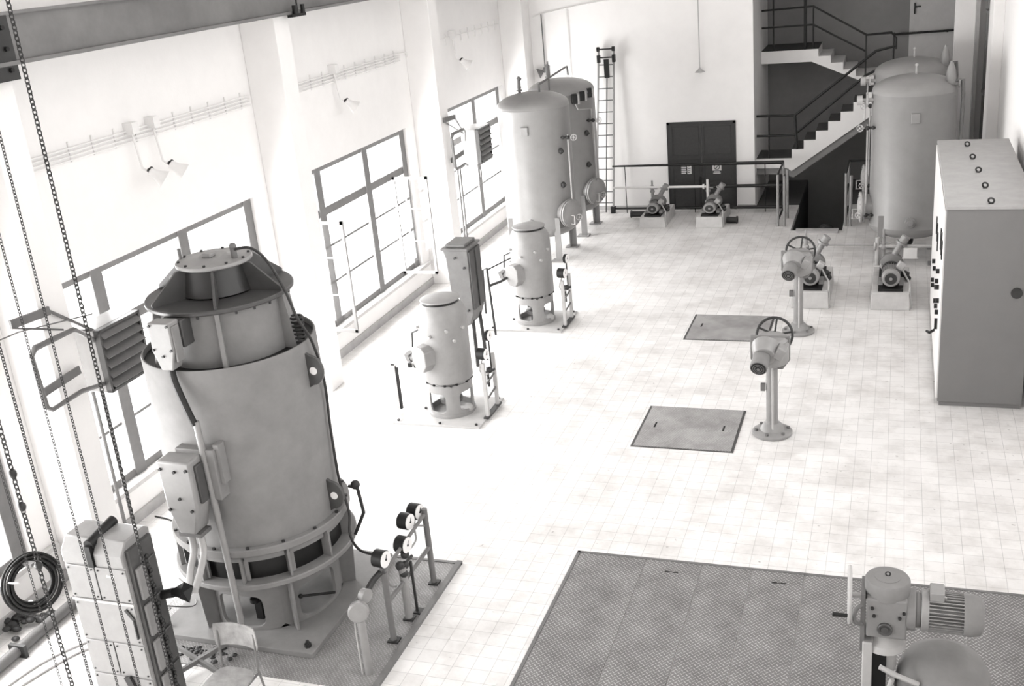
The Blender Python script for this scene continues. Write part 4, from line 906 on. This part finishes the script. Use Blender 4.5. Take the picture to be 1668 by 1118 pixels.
m = MB(); m.cyl((0.34, 7.96, 1.06), (0.62, 7.96, 1.06), 0.125, n=36)
for i in range(36):
    a = 2 * PI * i / 36; m.box((0.485, 7.96 + 0.143 * math.cos(a), 1.06 + 0.143 * math.sin(a)), (0.26, 0.045, 0.007), rot=Matrix.Rotation(a, 4, 'X'))
m.build('ribbed_motor', MOTL, t)
MB().lathe([(0.165, 0), (0.168, 0.01), (0.168, 0.07), (0.15, 0.13), (0.12, 0.15), (0, 0.155)], (0.615, 7.96, 1.06), (1, 0, 0), 40).build('fan_cover', MOT, t)
MB().bb(0.36, 0.47, 7.88, 8.04, 1.20, 1.28).build('terminal_box', MOTL, t, 0.01)
MB().torus((0.46, 7.90, 1.235), (0, 1, 0.6), 0.02, 0.008, 16, 6).build('cable_ring', STEELL, t)
m = MB(); handwheel(m, (-0.25, 7.96, 1.14), (1, 0.05, 0), 0.225, 0.016, 3, 0.035); m.cyl((-0.26, 7.96, 1.14), (-0.10, 7.96, 1.14), 0.022, n=12); m.build('handwheel', STEELL, t)
MB().cyl((-0.26, 7.86, 1.0), (-0.38, 7.86, 1.0), 0.014, 0.02, n=10).build('crank_knob', BLACK, t)
MB().bb(-0.16, -0.125, 7.82, 8.10, 0.70, 1.24).tube([(-0.14, 7.84, 1.14), (-0.20, 7.80, 1.10), (-0.20, 7.79, 1.0), (-0.15, 7.82, 0.96)], 0.018, 8, 5).build('side_flange', STEEL, t)
MB().lathe([(0.07, 0.86), (0.10, 0.80), (0.16, 0.76), (0.17, 0.70), (0.10, 0.68), (0.10, 0.50)], (0.03, 7.96, 0), (0, 0, 1), 32).build('neck', STEELL, t)
m = MB(); m.bb(-0.14, -0.06, 7.80, 8.12, 0.0, 0.80); m.build('pedestal', STEELL, t, 0.01)
MB().bb(-0.06, 0.05, 7.84, 8.08, 0.0, 0.72).build('pedestal_web', BLACK, t)
MB().lathe([(0.0, 0.66), (0.16, 0.64), (0.30, 0.56), (0.36, 0.44), (0.38, 0.30), (0.38, 0.0)], (0.50, 8.02, 0), (0, 0, 1), 48).build('volute', MOT, t)
MB().tube([(0.0, 7.72, 0.64), (0.12, 7.72, 0.58), (0.30, 7.74, 0.50)], 0.022, 8).tube([(0.10, 7.70, 0.55), (0.02, 7.70, 0.25), (0.0, 7.70, 0.0)], 0.02, 8).build('impulse_pipe', STEELL, t)
m = MB()
for i in range(6): m.sph((0.25 + 0.06 * i, 7.66, 0.30 - 0.03 * (i % 2)), 0.035)
m.build('stud_nuts', BLACK, t)

# ------------------------------------------------------------------ floor plates
GP = 'checker plate covers in the near floor'
xs = [-3.165, -2.42, -1.81, -1.29, -0.76, 0.0, 0.75, 1.5]
LB = ['leftmost large checker cover plate beside the tiled aisle, oil stained', 'second checker cover plate from the left, with a lifting slot at its far edge', 'third checker cover plate from the left with a dark star-shaped oil stain', 'fourth checker cover plate from the left, with a lifting slot', 'fifth checker cover plate from the left, just left of the handwheel', 'checker cover plate under the ribbed valve actuator', 'rightmost checker cover plate by the right frame edge']
for i in range(7):
    o = thing('floor_cover_plate', LB[i], 'floor plate', (xs[i], 7.0, 0.0), 0, GP)
    MB().bb(xs[i] + 0.004, xs[i + 1] - 0.004, 5.0, 9.93, 0.002, 0.012).build('plate', CHK, o)
    if i in (1, 3): 
        xc = {1: -2.11, 3: -1.0}[i]; MB().bb(xc - 0.07, xc - 0.02, 9.72, 9.745, 0.0125, 0.0135).bb(xc + 0.02, xc + 0.07, 9.72, 9.745, 0.0125, 0.0135).bb(xc - 0.02, xc + 0.02, 9.728, 9.737, 0.0125, 0.0135).build('lifting_slot', BLACK, o)
tag(MB().bb(-3.20, -3.165, 5.0, 9.97, 0, 0.014).bb(-3.2, 1.5, 9.935, 9.97, 0, 0.014).build('plate_border', STEEL), 'thin steel angle border around the large checker plate area', 'border')
def hatch(x0, x1, y0, y1, label, both=True):
    o = thing('floor_hatch', label, 'floor hatch', ((x0 + x1) / 2, (y0 + y1) / 2, 0), 0, 'square floor hatches')
    MB().bb(x0, x1, y0, y1, 0.0, 0.006).build('hatch_frame', MOTD, o)
    MB().bb(x0 + 0.035, x1 - 0.035, y0 + 0.02, y1 - 0.02, 0.006, 0.014).build('cover', HATCHM, o)
    for xc in ((x0 + 0.2, x1 - 0.22) if both else (x0 + 0.2,)): MB().bb(xc - 0.012, xc + 0.012, y0 + 0.6, y0 + 0.76, 0.014, 0.016).build('lifting_slot', BLACK, o)
hatch(-3.21, -1.86, 12.61, 13.92, 'nearer square steel floor hatch with two dark lifting slots')
hatch(-3.23, -1.87, 16.6, 17.83, 'farther square steel floor hatch behind the near handwheel actuator')

# ------------------------------------------------------------------ control cabinet
t = thing('control_cabinet', 'tall long grey control cabinet standing against the right edge', 'cabinet', (1.12, 16.6, 0))
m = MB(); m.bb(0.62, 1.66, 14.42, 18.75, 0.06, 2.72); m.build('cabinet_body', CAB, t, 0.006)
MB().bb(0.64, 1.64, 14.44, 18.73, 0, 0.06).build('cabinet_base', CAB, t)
MB().bb(0.61, 1.67, 14.40, 18.77, 2.72, 2.76).build('cabinet_lid', CABT, t, 0.004)  # lid colour lightened for light falling on the top
for i in range(5):
    y0 = 14.44 + i * 0.862; MB().bb(0.60, 0.622, y0 + 0.008, y0 + 0.854, 0.1, 2.69).build('door', CABW, t, 0.004)  # window-side doors lightened in colour for the light they catch
for p in ((1.03, 18.2), (1.06, 17.25), (1.09, 16.35), (1.12, 15.4), (1.14, 14.55)):
    MB().torus((p[0], p[1], 2.80), (0.3, 1, 0.3), 0.035, 0.012, 18, 8).cyl((p[0], p[1], 2.755), (p[0], p[1], 2.775), 0.03, n=12).build('eye_bolt', DARK, t)
for p in ((16.92, 1.28), (16.58, 1.27), (15.23, 1.65), (17.12, 0.92), (15.47, 1.43), (16.95, 0.89), (15.14, 1.45), (15.74, 1.05), (15.39, 1.09), (15.05, 1.12), (14.95, 1.32), (15.6, 1.3)):
    MB().cyl((0.602, p[0], p[1]), (0.555, p[0], p[1]), 0.035, n=12).build('switch_knob', BLACK, t)
for y, z0, z1 in ((16.5, 1.72, 1.98), (16.2, 1.66, 1.92), (16.8, 1.75, 2.0), (14.85, 2.0, 2.3), (14.65, 2.0, 2.24), (15.1, 2.0, 2.28)):
    MB().bb(0.585, 0.602, y - 0.04, y + 0.04, z0, z1).build('meter_strip', BLACK, t)
MB().bb(0.56, 0.60, 15.1, 15.14, 0.85, 1.0).build('door_handle', BLACK, t)
MB().tube([(0.60, 15.9, 0.55), (0.53, 15.9, 0.5), (0.50, 16.1, 0.45)], 0.02, 8).build('door_handle', BLACK, t)
MB().cyl((1.5, 14.42, 1.62), (1.5, 14.40, 1.62), 0.07, n=20).build('cable_grommet', DARK, t)

# ------------------------------------------------------------------ near left switchgear, cables, chair
t = thing('switchgear_cabinet', 'pale double-topped switchgear cabinet at the lower left behind hanging chains', 'electrical cabinet', (-6.59, 6.73, 0))
XA, XB, Yf, Yr, ZT = -6.92, -6.26, 6.55, 6.92, 1.80
MB().bb(XA, XB, Yf, Yr, 0, ZT - 0.22).build('cabinet_body', MOTL, t, 0.008)
for (xa, xb) in ((XA, -6.63), (-6.57, XB)):
    MB().prism([(-0.02, ZT - 0.23), (0.39, ZT - 0.23), (0.39, ZT - 0.03), (0.34, ZT), (0.07, ZT), (-0.02, ZT - 0.11)], (xa, Yf, 0), (0, 1, 0), (0, 0, 1), (xb - xa, 0, 0)).build('hood', MOTL, t, 0.012)
MB().bb(-6.63, -6.57, Yf + 0.03, Yr - 0.02, ZT - 0.22, ZT - 0.06).build('joint_strip', BLACK, t)
MB().cyl((-6.60, Yf - 0.01, ZT - 0.03), (-6.60, Yr - 0.02, ZT + 0.02), 0.05, n=14).bb(-6.63, -6.57, Yf - 0.04, Yf + 0.03, ZT - 0.24, ZT - 0.03).build('lifting_bar', BLACK, t)
def panel(xa, xb, za, zb):
    dr = MB().bb(xa, xb, Yf - 0.012, Yf, za, zb).build('door_panel', MOTL, t, 0.004)
    m = MB()
    for x in (xa + 0.03, xb - 0.03):
        for z in (za + 0.03, zb - 0.03): m.hexb((x, Yf - 0.012, z), (0, -1, 0), 0.009, 0.008)
    m.build('screws', DARK, dr)
panel(XA + 0.005, -6.605, 1.21, 1.55); panel(-6.595, XB - 0.005, 1.21, 1.55)
panel(XA + 0.005, XB - 0.005, 0.77, 1.18)
panel(XA + 0.005, -6.605, 0.40, 0.75); panel(-6.595, XB - 0.005, 0.40, 0.75)
panel(XA + 0.005, XB - 0.005, 0.03, 0.38)
MB().bb(-6.604, -6.596, Yf - 0.014, Yf - 0.004, 1.21, 1.54).bb(-6.604, -6.596, Yf - 0.014, Yf - 0.004, 0.42, 0.74).build('panel_gap', BLACK, t)
MB().bb(XA - 0.005, XB + 0.005, Yf - 0.022, Yf - 0.012, 1.18, 1.205).build('seam_strip', STEELL, t)
MB().bb(-6.48, -6.40, Yf - 0.016, Yf - 0.012, 1.46, 1.48).build('rating_plate', FACE, t)
MB().bar((-6.36, Yf - 0.02, 1.14), (-6.29, Yf - 0.02, 1.04), 0.012, 0.03).bar((-6.29, Yf - 0.02, 1.04), (-6.29, Yf - 0.02, 0.84), 0.012, 0.03).build('hinge_cover', DARK, t)
MB().bar((-6.52, Yf - 0.03, 0.40), (-6.42, Yf - 0.03, 0.10), 0.03, 0.07).build('switch_lever', DARK, t)
MB().bb(XB, XB + 0.04, Yf + 0.03, Yr - 0.02, 0.05, 1.72).build('side_panel', MOTD, t)
for z in (1.36, 0.98, 0.60, 0.22):
    MB().bb(XB + 0.04, XB + 0.075, Yf + 0.05, Yf + 0.17, z - 0.15, z + 0.17).build('side_cover', MOT, t, 0.01)
    MB().bb(XB + 0.04, XB + 0.065, Yf + 0.22, Yr - 0.04, z - 0.16, z + 0.18).build('side_cover', MOTD, t, 0.01)
m = MB()
for i in range(40): m.sph((XB + 0.075, Yf + 0.195 + 0.015 * math.sin(i * 1.3), 0.1 + i * 0.038), random.uniform(0.015, 0.024), n=8)
m.build('cable_lacing', DARK, t)
MB().cyl((XB, 6.84, 1.10), (-6.08, 6.86, 1.14), 0.045, n=12).lathe([(0.045, 0), (0.05, 0.05), (0.10, 0.15), (0.11, 0.16), (0, 0.12)], (-6.10, 6.86, 1.14), (1, 0.05, 0.1), 4).build('cable_sealing_horn', BLACK, t)
t = thing('tubular_chair', 'chair with curved worn plywood back and steel tube legs at the bottom edge', 'chair', (-5.48, 6.62, 0))
bk = MB(); N = 12; rows = []
for j, z in enumerate((0.66, 0.70, 0.84, 0.89)):
    row = []
    for i in range(N + 1):
        u = i / N * 2 - 1; x = -5.48 + 0.22 * u * (0.96 if j in (0, 3) else 1); y_ = 6.86 - 0.05 * u * u
        row.append((x, y_, z))
    rows.append(row)
vs = [[bk.bm.verts.new(p) for p in row] for row in rows]; vb = [[bk.bm.verts.new((p[0], p[1] + 0.012, p[2])) for p in row] for row in rows]
for A in (vs, vb):
    for a, b in zip(A, A[1:]):
        for i in range(N): bk.bm.faces.new((a[i], a[i + 1], b[i + 1], b[i]))
for i in range(N):
    for j in (0, 3): bk.bm.faces.new((vs[j][i], vs[j][i + 1], vb[j][i + 1], vb[j][i]))
for j in range(3):
    for i in (0, N): bk.bm.faces.new((vs[j][i], vs[j + 1][i], vb[j + 1][i], vb[j][i]))
bk.build('backrest', WOOD, t)
se = MB(); P_ = []
for i in range(32):
    a = 2 * PI * i / 32; ca, sa = math.cos(a), math.sin(a); k_ = (abs(ca) ** 3.5 + abs(sa) ** 3.5) ** (-1 / 3.5); P_.append((0.205 * ca * k_, 0.20 * sa * k_))
se.prism(P_, (-5.48, 6.60, 0.445), (1, 0, 0), (0, 1, 0), (0, 0, 0.016)); se.build('seat', WOOD, t, 0.004)
for sx in (-1, 1):
    x = -5.48 + sx * 0.19
    MB().tube([(x, 6.83, 0.82), (x, 6.80, 0.46), (x + sx * 0.02, 6.86, 0.0)], 0.011, 8).build('leg', STEEL, t)
    MB().tube([(x, 6.80, 0.43), (x, 6.44, 0.43), (x + sx * 0.02, 6.40, 0.0)], 0.011, 8).build('leg', STEEL, t)
t = thing('folding_trestle', 'two crossed steel bars standing between the cabinet and the chair', 'trestle', (-6.25, 7.2, 0))
MB().bar((-6.74, 7.38, 0.14), (-5.72, 7.02, 0.05), 0.03, 0.045).build('bar', STEEL, t)
MB().bar((-6.50, 6.90, 0.05), (-6.10, 7.50, 0.15), 0.03, 0.045).build('bar', STEEL, t)
o = MB()
for i in range(60):
    x = -6.5 + random.gauss(0, 0.22); y_ = 7.42 + random.gauss(0, 0.07)
    if y_ < 7.3 or y_ > 7.56: continue
    o.sph((x, y_, 0.015), random.uniform(0.012, 0.035), (1, 1, .6), 6)
o = o.build('rubble', DARK); o['kind'] = 'stuff'; tag(o, 'dark loose rubble on the floor between the cabinet and the motor base', 'rubble')
o = MB()
for i in range(26): o.sph((-8.62 + random.gauss(0, 0.13), 7.45 + random.gauss(0, 0.1), 0.04 + random.uniform(0, .06)), random.uniform(0.03, 0.06), (1.3, 1, .7), 8)
tag(o.build('scrap_heap', DARK), 'small heap of dark scrap on the floor under the wall cable coil', 'scrap')
t = thing('cable_coil', 'coil of dark cable hanging on the pillar wall at the left edge', 'cable coil', (-8.16, 7.2, 0.85))
m = MB()
for i, (dr, dx) in enumerate(((0, 0), (0.03, 0.02), (0.06, -0.01), (0.015, 0.045), (0.05, 0.05), (0.085, 0.01), (0.08, 0.04), (0.035, -0.02), (-0.015, 0.02))): m.torus((-8.12 + dx, 7.2, 0.78), (1, -0.35, 0.25), 0.215 + dr, 0.014, 40, 8)
m.build('cable_turns', RUB, t)
for a in (0.9, 2.6, 4.4): MB().torus((-8.12, 7.2 + 0.235 * math.cos(a), 0.78 + 0.235 * math.sin(a)), (0, -math.sin(a), math.cos(a)), 0.045, 0.008, 14, 6).build('cable_tie', FACE, t)
MB().bb(-8.27, -8.02, 7.17, 7.23, 0.99, 1.02).build('hook', STEEL, t)
t = thing('service_pipe', 'thick grey pipe along the foot of the window wall at the lower left', 'pipe', (-8.3, 7.0, 0.06))
MB().cyl((-8.3, 5.0, 0.07), (-8.35, 8.3, 0.07), 0.06, n=14).build('pipe', STEEL, t)
for y_ in (5.8, 7.0, 8.1): MB().bb(-8.42, -8.22, y_ - 0.02, y_ + 0.02, 0, 0.14).build('pipe_clamp', DARK, t)
tag(MB().tube([(-8.1, 6.3, 0.012), (-8.0, 6.9, 0.012), (-7.75, 7.35, 0.012), (-7.45, 7.6, 0.012)], 0.012, 6, 6).tube([(-8.0, 6.2, 0.012), (-7.9, 6.7, 0.012), (-7.7, 7.2, 0.012), (-7.5, 7.3, 0.02)], 0.012, 6, 6).build('floor_cable', STEELL), 'pair of pale cables lying on the floor left of the switchgear cabinet', 'cable')
tag(MB().tube([(-7.5, 8.9, 0.012), (-7.7, 9.3, 0.012), (-8.3, 9.7, 0.012), (-8.7, 9.8, 0.012)], 0.01, 6, 6).build('floor_cable', DARK), 'thin dark cable on the floor running from the heater pipes to the big motor', 'cable')
tag(MB().tube([(-6.6, 6.95, 0.9), (-6.8, 7.9, 0.2), (-7.2, 8.4, 0.012), (-7.5, 8.6, 0.012)], 0.008, 6, 6).tube([(-6.5, 6.95, 0.8), (-6.9, 7.7, 0.3), (-7.3, 7.8, 0.012)], 0.007, 6, 6).build('loose_wire', STEEL), 'loose thin wires drooping from the cabinet to the floor by the motor base', 'wire')
tag(MB().tube([(-8.83, 4.0, 3.16), (-8.25, 8.0, 3.18), (-8.2, 9.0, 3.02)], 0.007, 6).build('stay_wire', STEEL), 'thin taut wire crossing to the near heater bracket at the left edge', 'wire')
# wall cleats by window pillar base
tag(MB().cyl((-8.22, 13.2, 0.05), (-8.22, 13.25, 0.5), 0.02, n=8).sph((-8.22, 13.2, 0.45), 0.06, (1, 1, 2)).build('hanging_hose', RUB), 'short dark hose end at the pillar foot just right of the big motor', 'hose')

# ------------------------------------------------------------------ hoist chains
def chain(x, y, z0, z1, wire, pitch, label, knots=()):
    m = MB(); n = int((z1 - z0) / pitch)
    for i in range(n):
        z = z0 + i * pitch
        ax = V((1, 0, 0)) if i % 2 else V((0, 1, 0)); side = V((0, 1, 0)) if i % 2 else V((1, 0, 0))
        h_ = pitch * 0.5 + wire * 0.6; w_ = wire * 1.5; P = []
        K = 10
        for k_ in range(K): a = 2 * PI * k_ / K; P.append(V((x, y, z)) + side * (w_ * math.cos(a)) + V((0, 0, h_ * math.sin(a) * (1.0))))
        rings = []
        for k_ in range(K):
            tdir = (P[(k_ + 1) % K] - P[k_ - 1]).normalized(); nn = ax; bb = tdir.cross(nn).normalized()
            rings.append([m.bm.verts.new(P[k_] + (nn * math.cos(b) + bb * math.sin(b)) * wire * 0.5) for b in (0, PI / 2, PI, 3 * PI / 2)])
        for k_ in range(K):
            for j in range(4): m.bm.faces.new((rings[k_][j], rings[(k_ + 1) % K][j], rings[(k_ + 1) % K][(j + 1) % 4], rings[k_][(j + 1) % 4]))
    for kz in knots: m.sph((x, y, kz), wire * 2.6, (1, 1, 1.3), 10)
    tag(m.build('hoist_chain', CHAINM), label, 'chain', 'hoist chains hanging at the left')
chain(-5.73, 6.2, 0.25, ZC, 0.011, 0.036, 'thickest dark hoist chain, crossing the runway beam and running down beside the cabinet')
chain(-6.09, 6.2, 0.2, ZC, 0.0075, 0.026, 'thin chain passing between the heater and its pipe loop, down over the cabinet joint')
chain(-6.13, 6.0, 0.2, ZC, 0.007, 0.026, 'thin chain hanging over the left half of the cabinet front')
chain(-6.41, 6.0, 0.2, ZC, 0.0085, 0.026, 'dark chain grazing the left edge of the switchgear cabinet')
chain(-6.19, 5.6, 0.2, ZC, 0.012, 0.042, 'coarse long-link chain hanging over the cable coil', (2.72, 3.0, 2.2))
chain(-6.30, 5.6, 0.2, ZC, 0.006, 0.03, 'faint thinnest chain nearest the left edge')

# ------------------------------------------------------------------ light
world = bpy.data.worlds.new('sky'); scene.world = world; world.use_nodes = True
bg = world.node_tree.nodes['Background']; bg.inputs[0].default_value = (1.0, 0.995, 0.985, 1); bg.inputs[1].default_value = 2.0
def area(name, loc, size, rot, power):
    l = bpy.data.lights.new(name, 'AREA'); l.shape = 'RECTANGLE'; l.size, l.size_y = size; l.energy = power; l.color = (1, 0.99, 0.98)
    o = bpy.data.objects.new(name, l); COL.objects.link(o); o.location = loc; o.rotation_euler = rot; return o
for P in FAR[:-1]:
    area('window_daylight', (-9.15, P + 2.4, 1.9), (2.7, 4.5), (0, -PI / 2, 0), LW := 880)
for y in (2.9, 8.8, 14.7):
    area('added_window_fill', (2.0, y, 5.5), (3.7, 5.4), (0, PI / 2, 0), LR := 150)  # added fill lamps in the unseen right windows

vs_ = scene.view_settings
scene.display_settings.display_device = 'sRGB'
vs_.view_transform = 'Standard'; vs_.look = 'None'; vs_.exposure = 0.0; vs_.gamma = 1.0; vs_.use_curve_mapping = False
scene.cycles.use_denoising = True
scene.cycles.max_bounces = 8; scene.cycles.diffuse_bounces = 5; scene.cycles.transparent_max_bounces = 16
scene.cycles.sample_clamp_indirect = 6
